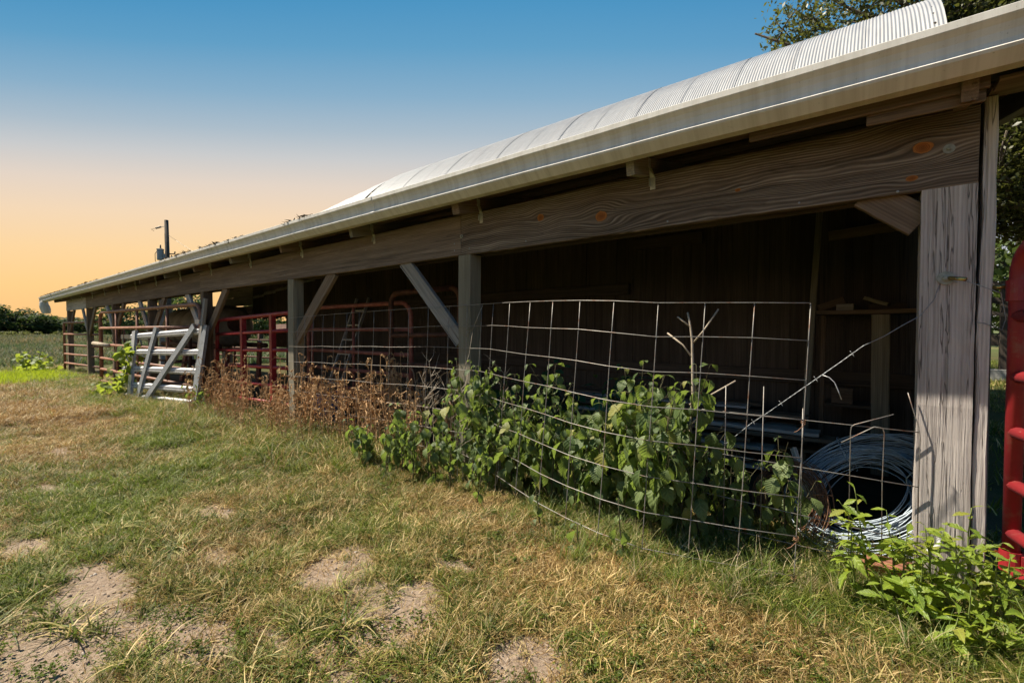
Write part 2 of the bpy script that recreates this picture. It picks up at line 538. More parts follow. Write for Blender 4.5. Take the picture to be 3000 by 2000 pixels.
def copy_tree(o, loc, rotz=0.0, scale=1.0, label=None, group=None):
    """copy a thing (root at world identity rotation) and its children"""
    c = o.copy()
    COL.objects.link(c)
    m = Matrix.Translation(Vector(loc)) @ Matrix.Rotation(rotz, 4, 'Z') @ Matrix.Scale(scale, 4)
    c.matrix_basis = m
    if label:
        c['label'] = label
    if group:
        c['group'] = group
    for ch in o.children:
        d = ch.copy()
        COL.objects.link(d)
        d.parent = c
    return c

# ------------------------------------------------------------------ ground
def smooth(a, b, x):
    t = np.clip((x - a) / (b - a), 0, 1)
    return t * t * (3 - 2 * t)
_ph = rng.uniform(0, 6.28, (14, 2))
_kk = rng.normal(0, 1, (14, 2))
def ripple(x, y, f):
    s = 0
    for i in range(14):
        s = s + np.sin(_kk[i, 0] * f * x + _ph[i, 0]) * np.cos(_kk[i, 1] * f * y + _ph[i, 1])
    return s / 14 * 2
def gz(x, y):
    x = np.asarray(x, float)
    y = np.asarray(y, float)
    base = -0.20 - 0.23 * np.clip((-x - 3) / 18.5, 0, 1) - 0.25 * smooth(25, 120, -x) 
    near = np.exp(-((x + 4) / 9) ** 2)
    return base + ripple(x, y, 2.2) * 0.016 * near + ripple(x + 31, y, 8.0) * 0.007 * near + ripple(x, y, 0.15) * 0.05 * smooth(15, 60, np.abs(x))
def g1(x, y):
    return float(gz(x, y))

# where the turf is worn to soil (x, y, radius along, radius across, strength)
SOIL = [(-2.86, -2.44, .42, .17, 1.15), (-2.45, -2.62, .50, .26, 1.15), (-3.7, -2.55, .30, .13, .8), (-3.3, -1.73, .28, .15, .85), (-2.09, -1.58, .26, .24, 1.05),
        (-1.56, -1.70, .32, .28, 1.05), (-2.02, -2.26, .36, .18, 1.0), (-1.85, -2.08, .2, .1, .7), (-6.5, -2.08, .5, .12, .7), (-0.98, -1.62, .24, .18, .9),
        (-1.95, -0.72, .34, .12, .55), (-1.0, -0.95, .22, .12, .35), (-4.9, -2.3, .5, .14, .5), (-2.65, -1.95, .3, .1, .6), (-1.3, -2.0, .3, .16, .8), (-2.25, -2.72, .4, .14, .9), (-0.75, -1.25, .2, .12, .5), (-1.7, -1.25, .25, .1, .5)]
def soil_mask(x, y):
    s = np.zeros_like(np.asarray(x, float))
    for (a, b, ra, rb, k) in SOIL:
        s = np.maximum(s, k * np.exp(-((x - a) / ra) ** 2 - ((y - b) / rb) ** 2))
    return np.clip(s + smooth(0.08, 0.35, s) * (0.42 * ripple(x, y, 7.0) + 0.34 * ripple(x + 9, y, 19.0)), 0, 1)
def dry_mask(x, y):
    """0 lush, 1 brown dry turf"""
    d = 0.29 + 0.40 * ripple(x + 11, y * 2.0, 1.4) + 0.38 * ripple(x, y + 7, 4.5) + 0.15 * ripple(x + 3, y, 13.0)
    d = d + 0.42 * np.exp(-((x + 1.7) / 1.0) ** 2 - ((y + 0.75) / 0.35) ** 2)         # straw in front of the wire panel
    d = d + 0.34 * np.exp(-((x + 0.4) / 0.9) ** 2 - ((y + 1.0) / 0.4) ** 2)
    d = d + 0.75 * np.exp(-((x + 10.5) / 4.5) ** 2 - ((y + 2.0) / 0.75) ** 2)          # brown strip beyond
    d = d - 0.32 * np.exp(-((x + 4.2) / 1.2) ** 2 - ((y + 2.3) / 0.4) ** 2)
    d = d - 0.28 * np.exp(-((x + 6.2) / 1.6) ** 2 - ((y + 1.2) / 0.5) ** 2)
    d = d - 0.7 * np.exp(-((x + 0.25) / 0.6) ** 2 - ((y + 0.45) / 0.2) ** 2)
    return np.clip(d, 0, 1)

def axis(parts):
    out = []
    for a, b, s in parts:
        n = max(1, int(round((b - a) / s)))
        out += [a + (b - a) * i / n for i in range(n)]
    out.append(parts[-1][1])
    return np.array(out)
gx = axis([(-1500, -300, 150), (-300, -60, 12), (-60, -24, 2), (-24, -9, .4), (-9, -4.5, .1), (-4.5, 1.2, .05), (1.2, 4, .2), (4, 30, 2), (30, 300, 30), (300, 1500, 200)])
gy = axis([(-1500, -200, 150), (-200, -20, 15), (-20, -4, 1.0), (-4, -3, .1), (-3, .4, .05), (.4, 3, .2), (3, 30, 1.5), (30, 300, 15), (300, 1500, 150)])
GX, GY = np.meshgrid(gx, gy, indexing='ij')
GZ = gz(GX, GY)
nx, ny = GX.shape
gv = np.stack([GX, GY, GZ], -1).reshape(-1, 3)
ii, jj = np.meshgrid(np.arange(nx - 1), np.arange(ny - 1), indexing='ij')
q = (ii * ny + jj).ravel()
gf = np.stack([q, q + ny, q + ny + 1, q + 1], 1)
gm = bpy.data.meshes.new('ground')
gm.vertices.add(len(gv))
gm.vertices.foreach_set('co', gv.ravel())
gm.loops.add(gf.size)
gm.loops.foreach_set('vertex_index', gf.ravel())
gm.polygons.add(len(gf))
gm.polygons.foreach_set('loop_start', np.arange(0, gf.size, 4))
gm.update(calc_edges=True)
gm.polygons.foreach_set('use_smooth', np.ones(len(gf), bool))
def point_attr(me, name, vals, typ='FLOAT'):
    a = me.attributes.new(name, typ, 'POINT')
    vals = np.ascontiguousarray(vals, dtype=np.float32 if typ != 'INT' else np.int32)
    a.data.foreach_set('vector' if typ == 'FLOAT_VECTOR' else 'value', vals.ravel())
X_, Y_ = gv[:, 0], gv[:, 1]
point_attr(gm, 'soil', soil_mask(X_, Y_))
point_attr(gm, 'dry', dry_mask(X_, Y_))
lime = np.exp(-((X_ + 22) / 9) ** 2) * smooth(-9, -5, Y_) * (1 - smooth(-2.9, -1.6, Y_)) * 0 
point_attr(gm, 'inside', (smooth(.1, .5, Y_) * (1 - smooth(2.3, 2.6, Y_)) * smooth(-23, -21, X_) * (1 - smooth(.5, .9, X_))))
def ground_mat():
    nt = NT('pasture_ground')
    co = nt.coord('Object')
    at = lambda n: nt.node('ShaderNodeAttribute', {'attribute_name': n}).outputs['Fac']
    soil, dry, ins = at('soil'), at('dry'), at('inside')
    n1 = nt.noise(co, 9, 6, 0.65)
    n2 = nt.noise(co, 60, 5, 0.7)
    n3 = nt.noise(co, 0.35, 4, 0.6)
    n4 = nt.noise(co, 2.2, 5, 0.65)
    soilc = nt.ramp(n2, [(0.28, (0.13, 0.09, 0.062)), (0.50, (0.29, 0.215, 0.155)), (0.75, (0.47, 0.37, 0.285))])
    soilc = nt.mix(nt.ramp(n1, [(0.4, 0.0), (0.7, 0.5)]), soilc, (0.25, 0.185, 0.135))
    green = nt.ramp(n4, [(0.3, (0.028, 0.040, 0.010)), (0.7, (0.065, 0.078, 0.020))])
    brown = nt.ramp(n2, [(0.3, (0.055, 0.03, 0.013)), (0.7, (0.15, 0.092, 0.042))])
    turf = nt.mix(nt.math('ADD', dry, nt.math('MULTIPLY', nt.math('SUBTRACT', n1, 0.5), 1.2), clamp=True), green, brown)
    far = nt.ramp(n3, [(0.32, (0.060, 0.088, 0.030)), (0.5, (0.085, 0.105, 0.040)), (0.68, (0.15, 0.135, 0.062))])
    ln = nt.node('ShaderNodeVectorMath', {'operation': 'LENGTH'}, i0=co).outputs['Value']
    turf = nt.mix(nt.ramp(nt.math('DIVIDE', ln, 60.0), [(0.35, 0.0), (0.7, 1.0)]), turf, far)
    sm = nt.ramp(nt.math('ADD', soil, nt.math('MULTIPLY', nt.math('SUBTRACT', n1, 0.5), 0.9)), [(0.30, 0.0), (0.55, 1.0)])
    c = nt.mix(sm, turf, soilc)
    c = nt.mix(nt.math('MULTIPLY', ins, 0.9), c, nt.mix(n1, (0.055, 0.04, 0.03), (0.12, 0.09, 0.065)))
    h = nt.math('ADD', nt.math('MULTIPLY', n2, 0.6), nt.math('MULTIPLY', nt.noise(co, 200, 3, 0.7), 0.4))
    nt.bsdf(c, 0.95, 0, nt.bump(h, 0.9, 0.015), 0.15)
    return nt.m
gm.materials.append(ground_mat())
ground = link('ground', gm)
tag(ground, kind='structure')
# ------------------------------------------------------------------ open pole shed (lean-to)
shed = thing('pole_shed', (-10, 0, -0.3), 'long open-fronted timber pole shed with a white gutter along its eave', 'shed')
POSTX = [-2.766 - 3.09 * k for k in range(7)]
# near corner post: split, checked old timber
def old_post():
    b = MB()
    L, w, t = 2.20, 0.186, 0.15
    seg = 44
    rr = random.Random(5)
    n_side = 10
    prof = []
    for i in range(n_side + 1):
        prof.append((-t / 2, -w / 2 + w * i / n_side))       # front face (local -y), z across
    prof += [(t / 2, w / 2), (t / 2, -w / 2)]
    n = len(prof)
    crackz = [rr.uniform(-.5, .5) for _ in range(n)]
    drift = 0
    for i in range(seg + 1):
        x = -L / 2 + L * i / seg
        drift = 0.02 * math.sin(i * 0.13)
        low = max(0, 1 - i / 12)
        for j, (y, z) in enumerate(prof):
            dy = rr.uniform(-.0012, .0012) * (1 + 3 * low)
            zz = z + rr.uniform(-.001, .001)
            if j == 6:
                zz = z + drift
                dy += 0.014 + 0.01 * low
            if j in (5, 7):
                zz = z + drift * 0.9 + (0.012 if j == 5 else -0.012)
            if j in (0, n_side):
                dy += 0.004
            b.v.append((x, y + dy, zz))
    for i in range(seg):
        for j in range(n):
            j2 = (j + 1) % n
            b.f.append((i * n + j, i * n + j2, (i + 1) * n + j2, (i + 1) * n + j))
    b.f.append(tuple(range(n))[::-1])
    b.f.append(tuple(seg * n + j for j in range(n)))
    m, L2 = frame((0.279, 0.075, -0.55), (0.279, 0.075, 1.65), (1, 0, 0))
    return link('post', b.mesh('post', M['grey_wood']), shed, m)
p1 = old_post()
p1['label'] = 'cracked silver-grey corner post at the near end of the shed'
for i, x in enumerate(POSTX):
    plank('post', (x, 0.07, g1(x, 0.07) - 0.35), (x, 0.07, 1.65), 0.142, 0.142, M['post_wood'] if i < 2 else M['brown_wood'], shed, (1, 0, 0), wob=0.003)
# knee braces
for i, x in enumerate(POSTX):
    m_l = M['pale_wood'] if i == 0 else M['grey_wood']
    m_r = M['brown_wood']
    if i < 6 and i != 1:
        plank('brace', (x - 0.075, 0.045, 0.90), (x - 0.86, 0.045, 1.68), 0.135, 0.045, m_l, shed)
    if i > 0:
        plank('brace', (x + 0.075, 0.045, 0.88), (x + 0.97, 0.045, 1.68), 0.15, 0.045, m_r, shed)
plank('brace', (0.19, 0.06, 1.51), (-0.02, 0.06, 1.685), 0.14, 0.05, M['brown_wood'], shed)
# header beams, front face at y = 0
HB = [(-2.80, 0.372), (-9.0, -2.803), (-15.1, -9.003), (-18.3, -15.103), (-21.45, -18.303)]
for k, (x0, x1) in enumerate(HB):
    xm = (x0 + x1) / 2
    if k == 0:
        kn = [(0.186 - xm, 1.847 - 1.822, .040, .030, .9), (0.150 - xm, 1.713 - 1.822, .024, .014, .8), (-1.46 - xm, 1.782 - 1.822, .046, .036, .95), (-1.966 - xm, 1.850 - 1.822, .031, .028, .8),
              (-0.60 - xm, 1.80 - 1.822, .016, .010, .8), (-0.75 - xm, 1.77 - 1.822, .10, .022, -1.6), (-1.15 - xm, 1.80 - 1.822, .08, .02, -1.4), (-0.1 - xm, 1.75 - 1.822, .09, .02, -1.2)]
        mt = wood('knotty_beam_wood', (0.052, 0.037, 0.027), (0.19, 0.142, 0.107), (0.52, 0.44, 0.36), crack=0.4, split=0.45, knots=kn, contrast=0.9, ringscale=1.0, bump=0.8, ring=0.17)
    else:
        mt = M['beam_wood'] if k != 4 else M['grey_wood']
    plank('header_beam', (x0, 0.024, 1.822), (x1, 0.024, 1.822), 0.345, 0.048, mt, shed, seed=k, seg=10, wob=0.003)
    if k < 4:
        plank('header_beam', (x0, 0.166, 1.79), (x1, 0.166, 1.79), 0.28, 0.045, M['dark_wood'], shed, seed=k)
# bolts and washers on the beams, nails
def bolt(c, r, parent, mat, nut=True, shank=0.0):
    b = MB()
    b.lathe([(r, 0.0), (r, -0.006), (r * 0.42, -0.006)], 16, 'Y', c)
    b.lathe([(r * 0.45, -0.006), (r * 0.45, -0.018), (r * 0.2, -0.02)], 6, 'Y', c)
    return b.build('bolt', mat, parent, False)
bolt((0.275, -0.002, 1.819), 0.021, shed, M['washer'])
bolt((-2.79, -0.002, 1.812), 0.017, shed, M['washer'])
for (x, z) in [(-2.88, 1.70), (-2.70, 1.70), (-2.88, 1.76), (0.10, 1.66), (-1.0, 1.68), (-0.3, 1.675), (-2.1, 1.69), (-6.0, 1.72), (-5.8, 1.9), (-4.2, 1.85), (-7.5, 1.86)]:
    MB().lathe([(0.006, 0), (0.006, -0.003), (0.002, -0.005)], 8, 'Y', (x, -0.001, z)).build('nail', M['galv_dull'], shed)
# rafters, hurricane clips
RX = [0.62, 0.31] + [-1.14 - 1.477 * k for k in range(15)]
SL = 0.235
clip_mesh = None
for k, x in enumerate(RX):
    y0 = -0.25 + random.uniform(-.02, .01)
    plank('rafter', (x, y0, 1.985 + SL * (y0 + 0.25)), (x, 2.75, 1.985 + SL * 3.0), 0.115, 0.075 if k % 3 == 0 else 0.05, M['brown_wood'] if k % 2 else M['post_wood'], shed, wob=0.003)
    if k < 2 or x < -21:
        continue
    if clip_mesh is None:
        b = MB()
        b.box((0, -0.0, -0.055), (0.034, 0.003, 0.07))
        b.box((-0.017, 0.0, -0.045), (0.003, 0.036, 0.05))
        vs = [(-0.017, -0.0015, -0.02), (0.017, -0.0015, -0.02), (-0.006, -0.004, 0.045), (-0.022, -0.03, 0.045),
              (-0.017, 0.0015, -0.02), (0.017, 0.0015, -0.02), (-0.006, -0.001, 0.045), (-0.022, -0.027, 0.045)]
        b.add(vs, [(0, 1, 2, 3), (7, 6, 5, 4), (0, 4, 5, 1), (1, 5, 6, 2), (2, 6, 7, 3), (3, 7, 4, 0)])
        b.box((-0.016, -0.018, 0.075), (0.003, 0.036, 0.062))
        for (hx, hz) in [(-0.006, -0.04), (0.008, -0.055), (-0.004, -0.075)]:
            b.lathe([(0.0035, 0), (0.0035, -0.002)], 8, 'Y', (hx, -0.0015, hz))
        clip_mesh = b.mesh('metal_clip', galv('clip_zinc', 0.5, 0.4, 0.5, (1.0, 1.0, 0.82)))
    link('metal_clip', clip_mesh, shed, Matrix.Translation((x + (0.056 if k % 3 == 0 else 0.044), -0.004, 1.985)))
# purlins and roof sheets
for y in (-0.22, 0.05, 0.6, 1.2, 1.8, 2.4):
    z = 1.985 + SL * (y + 0.25) + 0.078
    for (xa, xb) in [(-22.9, -15.2), (-15.19, -7.6), (-7.59, 0.95)]:
        plank('purlin', (xa, y, z), (xb, y, z), 0.035, 0.10, M['brown_wood'], shed)
plank('fascia_board', (-0.50, -0.222, 2.03), (0.37, -0.222, 2.03), 0.115, 0.02, M['brown_wood'], shed)
plank('fascia_board', (-0.02, -0.20, 1.955), (0.36, -0.20, 1.955), 0.05, 0.02, M['brown_wood'], shed)
plank('soffit_board', (0.40, -0.13, 2.012), (0.96, -0.13, 2.012), 0.018, 0.12, M['brown_wood'], shed)
plank('soffit_board', (0.40, 0.00, 2.035), (0.96, 0.00, 2.035), 0.018, 0.12, M['brown_wood'], shed)
sheet = MB()
nn = 12 * 6
for i in range(nn + 1):
    x = 0.92 * i / nn
    zc = 0.009 * math.cos(2 * math.pi * i / 6)
    for y in (-0.31, 0.8, 1.8, 2.9):
        sheet.v.append((x, y, 1.985 + SL * (y + 0.25) + 0.11 + zc))
for i in range(nn):
    for j in range(3):
        a = i * 4 + j
        sheet.f.append((a, a + 4, a + 5, a + 1))
sm = sheet.mesh('roof_sheet', M['leanto_roof'], True)
for k in range(27):
    link('roof_sheet', sm, shed, Matrix.Translation((0.05 - 0.885 * k, 0, 0.0025 * (k % 2))))
# gutter
GP = [(-0.283, 2.165), (-0.283, 2.000), (-0.345, 1.998), (-0.394, 2.040), (-0.399, 2.052), (-0.388, 2.062), (-0.384, 2.080), (-0.389, 2.108), (-0.401, 2.132), (-0.417, 2.148),
      (-0.421, 2.154), (-0.421, 2.182), (-0.413, 2.187), (-0.402, 2.184)]
inner = [(y + (0.004 if y < -0.3 else -0.0), z + 0.004) for (y, z) in GP]
prof = GP + [(-0.404, 2.178), (-0.413, 2.178), (-0.413, 2.156), (-0.396, 2.136), (-0.384, 2.110), (-0.379, 2.082), (-0.383, 2.066), (-0.392, 2.052), (-0.388, 2.044), (-0.343, 2.003), (-0.288, 2.005), (-0.288, 2.165)]
g = MB()
rr = random.Random(3)
n = len(prof)
NS = 50
for i in range(NS + 1):
    x = -23.75 + (1.75 + 23.75) * i / NS
    dz, dy = rr.uniform(-.0022, .0022), rr.uniform(-.002, .002)
    for (y, z) in prof:
        g.v.append((x, y + dy, z + dz))
for i in range(NS):
    for j in range(n):
        j2 = (j + 1) % n
        g.f.append((i * n + j, i * n + j2, (i + 1) * n + j2, (i + 1) * n + j))
g.f.append(tuple(range(n))[::-1])
g.f.append(tuple(NS * n + j for j in range(n)))
gut = g.build('gutter', M['gutter'], shed)
gut['label'] = 'white metal eave gutter running the whole length of the shed'
MB().box((-23.752, -0.343, 2.085), (0.004, 0.115, 0.16)).build('end_cap', M['gutter'], gut)
# ribbed elbow under the far end of the gutter
eb = MB()
path = [(-23.3, -0.33, 2.02), (-23.3, -0.33, 1.90), (-23.3, -0.315, 1.84), (-23.3, -0.29, 1.74), (-23.3, -0.28, 1.66), (-23.3, -0.28, 1.60)]
fine_path = []
for a, b_ in zip(path[:-1], path[1:]):
    for s in range(5):
        fine_path.append(Vector(a).lerp(Vector(b_), s / 5))
fine_path.append(Vector(path[-1]))
eb.tube(fine_path, [0.105 + 0.03 * math.sin(math.pi * i / 25) + 0.007 * (i % 2) for i in range(len(fine_path))], 12, flat=1.0)
eb.build('downspout_elbow', M['gutter'], gut, False)
# litter lodged in the gutter
lt = MB()
rr = random.Random(8)
for (xa, xb, dens) in [(-23.4, -17.5, 60), (-16.8, -14.5, 45), (-9.6, -8.2, 60), (-7.8, -6.3, 60), (-5.2, -4.6, 60), (-12.5, -12.1, 60)]:
    for _ in range(int((xb - xa) * dens)):
        x, y, z = rr.uniform(xa, xb), rr.uniform(-0.40, -0.31), rr.uniform(2.17, 2.215)
        m = Euler((rr.uniform(-.6, .6), rr.uniform(-.6, .6), rr.uniform(0, 6.3))).to_matrix()
        l, w = rr.uniform(.03, .08), rr.uniform(.008, .02)
        lt.add([m @ Vector(p) + Vector((x, y, z)) for p in [(-l, 0, 0), (0, -w, .008), (l, 0, 0), (0, w, .008)]], [(0, 1, 2, 3)])
        lt.add([m @ Vector(p) + Vector((x, y, z)) for p in [(-l, 0, -.02), (0, -w, -.012), (l, 0, -.03), (0, w, -.012)]], [(0, 1, 2, 3)])
for xj in (-3.55, -9.6, -15.7, -20.9):
    sl_ = MB()
    pj = [(y - 0.0035, z - (0.003 if z < 2.05 else -0.001)) for (y, z) in GP[2:13]]
    sl_.sweep_profile(pj + [(y + 0.003, z + 0.002) for (y, z) in pj[::-1]], xj, xj + 0.05, 1)
    sl_.build('seam', M['gutter'], gut)
lo = lt.build('leaf_litter', plain('rotten_leaf', (0.055, 0.042, 0.03), 0.95), gut)
tag(lo, kind='stuff')
# end-wall edge board right behind the corner post, and the near end wall
eb1 = plank('edge_board', (0.398, 0.085, -0.10), (0.409, 0.085, 2.02), 0.043, 0.15, M['grey_wood'], shed, (1, 0, 0), wob=0.004, seg=12)
endw = part('end_wall', shed)
for k in range(13):
    y = 0.26 + 0.165 * k
    plank('wall_board', (0.44 + 0.009 * (k % 2), y, -0.28), (0.44 + 0.009 * (k % 2), y, 2.0 + SL * y), 0.172, 0.02, M['dark_wood'], endw, (0, 1, 0))
# back-row posts and beam of the open far bays
for x in (-15.2, -18.2, -21.3):
    plank('post', (x, 2.6, g1(x, 2.6) - 0.3), (x, 2.6, 2.45), 0.15, 0.15, M['grey_wood'], shed, (1, 0, 0))
plank('header_beam', (-21.5, 2.6, 2.52), (-14.8, 2.6, 2.52), 0.2, 0.06, M['brown_wood'], shed)
# dark back wall of vertical boards
bw = part('back_wall', shed)
x = -10.9
rr = random.Random(21)
while x < 0.42:
    w = rr.choice([0.15, 0.18, 0.2, 0.22, 0.24])
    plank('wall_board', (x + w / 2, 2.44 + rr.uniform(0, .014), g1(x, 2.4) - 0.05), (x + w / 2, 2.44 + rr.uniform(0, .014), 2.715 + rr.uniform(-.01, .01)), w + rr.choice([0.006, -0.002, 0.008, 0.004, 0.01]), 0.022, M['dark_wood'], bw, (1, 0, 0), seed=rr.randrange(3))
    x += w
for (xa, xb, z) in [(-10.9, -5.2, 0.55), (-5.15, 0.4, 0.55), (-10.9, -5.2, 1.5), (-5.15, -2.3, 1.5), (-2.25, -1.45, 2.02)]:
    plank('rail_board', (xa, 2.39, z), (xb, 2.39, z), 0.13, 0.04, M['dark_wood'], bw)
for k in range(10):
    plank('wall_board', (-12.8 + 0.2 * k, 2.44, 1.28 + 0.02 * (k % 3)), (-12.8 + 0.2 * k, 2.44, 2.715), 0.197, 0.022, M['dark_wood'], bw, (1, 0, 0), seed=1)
# weathered boards high up beside the opening in the back wall
for k, z in enumerate((1.53, 1.78, 2.02, 2.22)):
    plank('wall_board', (-14.72 + 0.02 * k, 2.42, z), (-12.85, 2.42, z), 0.235 if k < 3 else 0.15, 0.025, M['pale_wood'], bw, wob=0.006)
plank('post', (-14.65, 2.50, -0.6), (-14.65, 2.50, 2.6), 0.15, 0.12, M['grey_wood'], shed, (1, 0, 0))
plank('post', (-11.0, 2.50, -0.6), (-11.0, 2.50, 2.6), 0.15, 0.12, M['dark_wood'], shed, (1, 0, 0))

# ------------------------------------------------------------------ arched barn behind
barn = thing('arched_barn', (-7, 6, -0.3), 'barn behind the shed with an arched corrugated metal roof', 'barn')
CY, CZ, RB = 6.06, 1.55, 3.70
roof = part('roof', barn)
sh = MB()
NP, PITCH = 20, 0.032
cols = NP * 8
TH = [R(80 - 160 * i / 44) for i in range(45)]
for i in range(cols + 1):
    x = PITCH * i / 8
    rad = RB + 0.0042 * math.cos(2 * math.pi * i / 8)
    for t in TH:
        sh.v.append((x, CY - rad * math.sin(t), CZ + rad * math.cos(t)))
for i in range(cols):
    for j in range(44):
        a = i * 45 + j
        sh.f.append((a, a + 45, a + 46, a + 1))
shm = sh.mesh('roof_sheet', M['roof'], True)
for k in range(22):
    x = -0.085 - 0.632 * k
    dip = Matrix.Identity(4)
    if k >= 15:                                     # far sheets shaped downward to imitate the roof end fading into sky glare
        dip[2][0] = 0.095
        dip[2][3] = 0.095 * (0.632 * (15 - k) - x - 0.632) + 0.0
    link('roof_sheet', shm, roof, dip @ Matrix.Translation((x, 0, 0.0)) @ Matrix.Translation((0, CY, CZ)) @ Matrix.Scale(1.0 + 0.0006 * (k % 2), 4) @ Matrix.Translation((0, -CY, -CZ)))
for (xe, nm) in ((0.47, 'gable_wall'), (-13.3, 'gable_wall')):
    gw = part(nm, barn)
    if xe < 0:
        ys = [(8.2, 9.4)]
    else:
        ys = [(2.5, 9.6)]
    for ya, yb in ys:
        y = ya
        while y < yb:
            h = CZ + math.sqrt(max(0.2, (RB - .06) ** 2 - (y + 0.1 - CY) ** 2))
            plank('wall_board', (xe, y + 0.1, -0.5), (xe, y + 0.1, h), 0.19, 0.022, M['dark_wood'], gw, (0, 1, 0), seed=1)
            y += 0.2
rw = part('rear_wall', barn)
for k in range(48):
    x = 0.4 - 0.21 * k
    plank('wall_board', (x, 9.62, -0.5), (x, 9.62, 2.1), 0.2, 0.022, M['dark_wood'], rw, (1, 0, 0), seed=2)
# ------------------------------------------------------------------ tube gates and pipe panels
def tube_gate(name, a, b, z0, z1, rails, ups, r, mat, label, cat='gate', group=None, corner=0.12, flat_up=False, dz=0.0, corners=(True, True)):
    """gate whose frame runs from plan point a to plan point b, rails at heights z"""
    a, b = Vector((a[0], a[1], 0)), Vector((b[0], b[1], 0))
    d = (b - a).normalized()
    L = (b - a).length
    root = thing(name, (a.x, a.y, z0), label, cat, group)
    zz = Vector((0, 0, 1))
    P = lambda s, z: a + d * s + zz * (z + dz * s / L)
    fr = []
    fr += [P(0, z0), P(0, z1 - corner)]
    fr += arc_pts(P(corner, z1 - corner), corner, 180, 90, d, zz, 6)[1:]
    fr += [P(L - corner, z1)]
    fr += arc_pts(P(L - corner, z1 - corner), corner, 90, 0, d, zz, 6)[1:]
    fr += [P(L, z0)]
    rod('frame', fr, r, mat, root, 12)
    for z in rails:
        rod('rail', [P(0, z), P(L, z)], r * 0.92, mat, root, 10)
    for s in ups:
        if flat_up:
            m, LL = frame(P(s, z0 - 0.01), P(s, z1), d)
            bx = MB().box((0, 0, 0), (LL, r * 2.25, r * 2.4))
            link('upright', bx.mesh('upright', mat), root, m)
        else:
            rod('upright', [P(s, z0), P(s, z1)], r * 0.7, mat, root, 8)
    return root

# open red gate hung on the corner post
gd = Vector((0.26, -0.965)).normalized()
ga = (0.504, 0.02)
gb = (0.504 + gd.x * 3.0, 0.02 + gd.y * 3.0)
gate_r = tube_gate('tube_gate', ga, gb, -0.07, 1.37, [-0.045, 0.12, 0.33, 0.56, 0.80, 1.06], [1.0, 2.0], 0.029, M['red'],
                   'glossy red tube gate swung open on yellow hinge bolts at the corner post', corner=0.14)
for z in (1.17, 0.0):
    rod('hinge_bolt', [(0.42, 0.05, z + 0.02), (0.476, 0.04, z + 0.02)], 0.009, M['zinc'], gate_r, 10)
    cl = MB().lathe([(0.034, -0.045), (0.038, -0.045), (0.038, 0.045), (0.034, 0.045)], 18, 'Z', (0.504, 0.02, z), cap=False)
    cl.box((0.544, -0.005, z), (0.03, 0.03, 0.07))
    cl.build('hinge_clamp', M['red'], gate_r)
MB().lathe([(0.012, 0), (0.012, -0.01), (0.006, -0.014)], 6, 'Y', (0.534, -0.03, 1.17)).build('bolt', M['washer'], gate_r)
# through bolts in the corner post
tb = bolt((0.274, -0.004, 1.237), 0.030, shed, M['washer'])
rod('threaded_bolt', [(0.278, -0.01, 1.237), (0.33, -0.075, 1.222)], 0.009, M['zinc'], shed, 10)
bolt((0.275, -0.006, 0.045), 0.032, shed, M['washer'])
rod('threaded_bolt', [(0.275, -0.01, 0.045), (0.27, -0.05, 0.02), (0.22, -0.09, -0.01)], 0.012, M['galv'], shed, 10)

# red gate closing the bay between the third and fourth post
tube_gate('tube_gate', (-8.79, 0.17), (-5.99, 0.17), -0.12, 1.17, [-0.10, 0.15, 0.41, 0.66, 0.93], [1.05, 2.05], 0.030, M['red'],
          'red tube gate with two flat uprights closing the bay beside the leaning silver panel', dz=0.075, flat_up=True)
# inside: faded red panel with taller rusty hoop
pan = tube_gate('corral_fence', (-7.3, 1.0), (-4.69, 1.0), -0.12, 1.36, [0.02, 0.13, 0.405, 0.675, 1.01], [0.12, 1.3], 0.030, M['faded_red'],
          'faded red pipe corral panel standing inside the shed behind the dry weeds', 'corral panel', corner=0.2)
hoop = thing('pipe_hoop', (-4.93, 0.85, -0.25), 'tall brown rusty pipe hoop standing inside beside the faded red panel', 'pipe frame')
hp = [(-4.95, 0.88, -0.25), (-4.95, 0.88, 1.30)] + arc_pts((-4.80, 0.88, 1.33), 0.15, 180, 90, (1, 0, 0), (0, 0, 1), 6) + [(-3.9, 0.95, 1.50)] + arc_pts((-3.9, 0.95, 1.35), 0.15, 90, 0, (1, 0, 0), (0, 0, 1), 6) + [(-3.75, 0.95, -0.25)]
rod('hoop', hp, 0.035, M['dark_rust'], hoop, 10)
for z in (0.93, 0.55, 0.18):
    rod('rail', [(-4.95, 0.88, z), (-3.75, 0.95, z + .02)], 0.028, M['dark_rust'], hoop, 8)

# rusty pipe gates at the far bays
tube_gate('pipe_gate', (-21.05, -0.12), (-17.3, 0.16), -0.40, 1.24, [-0.08, 0.22, 0.52, 0.87], [], 0.034, M['rust_pipe'],
          'low six-rail rusty pipe gate across the last bays at the far end', 'gate', corner=0.07)
gr2 = tube_gate('pipe_gate', (-15.35, -0.20), (-8.82, -0.06), -0.32, 1.44, [-0.28, 0.02, 0.30, 0.64, 1.05], [1.45, 3.05, 4.9], 0.036, M['rust_pipe'],
          'taller rusty pipe gate with rounded corners behind the leaning silver panel', 'gate', corner=0.2)
rod('latch_pipe', [(-15.9, -0.24, 0.66), (-14.3, -0.24, 0.63)], 0.05, M['pale_stem'], gr2, 10)
MB().box((-8.83, -0.10, 1.14), (0.20, 0.03, 0.07)).build('hinge_strap', M['galv'], gr2)

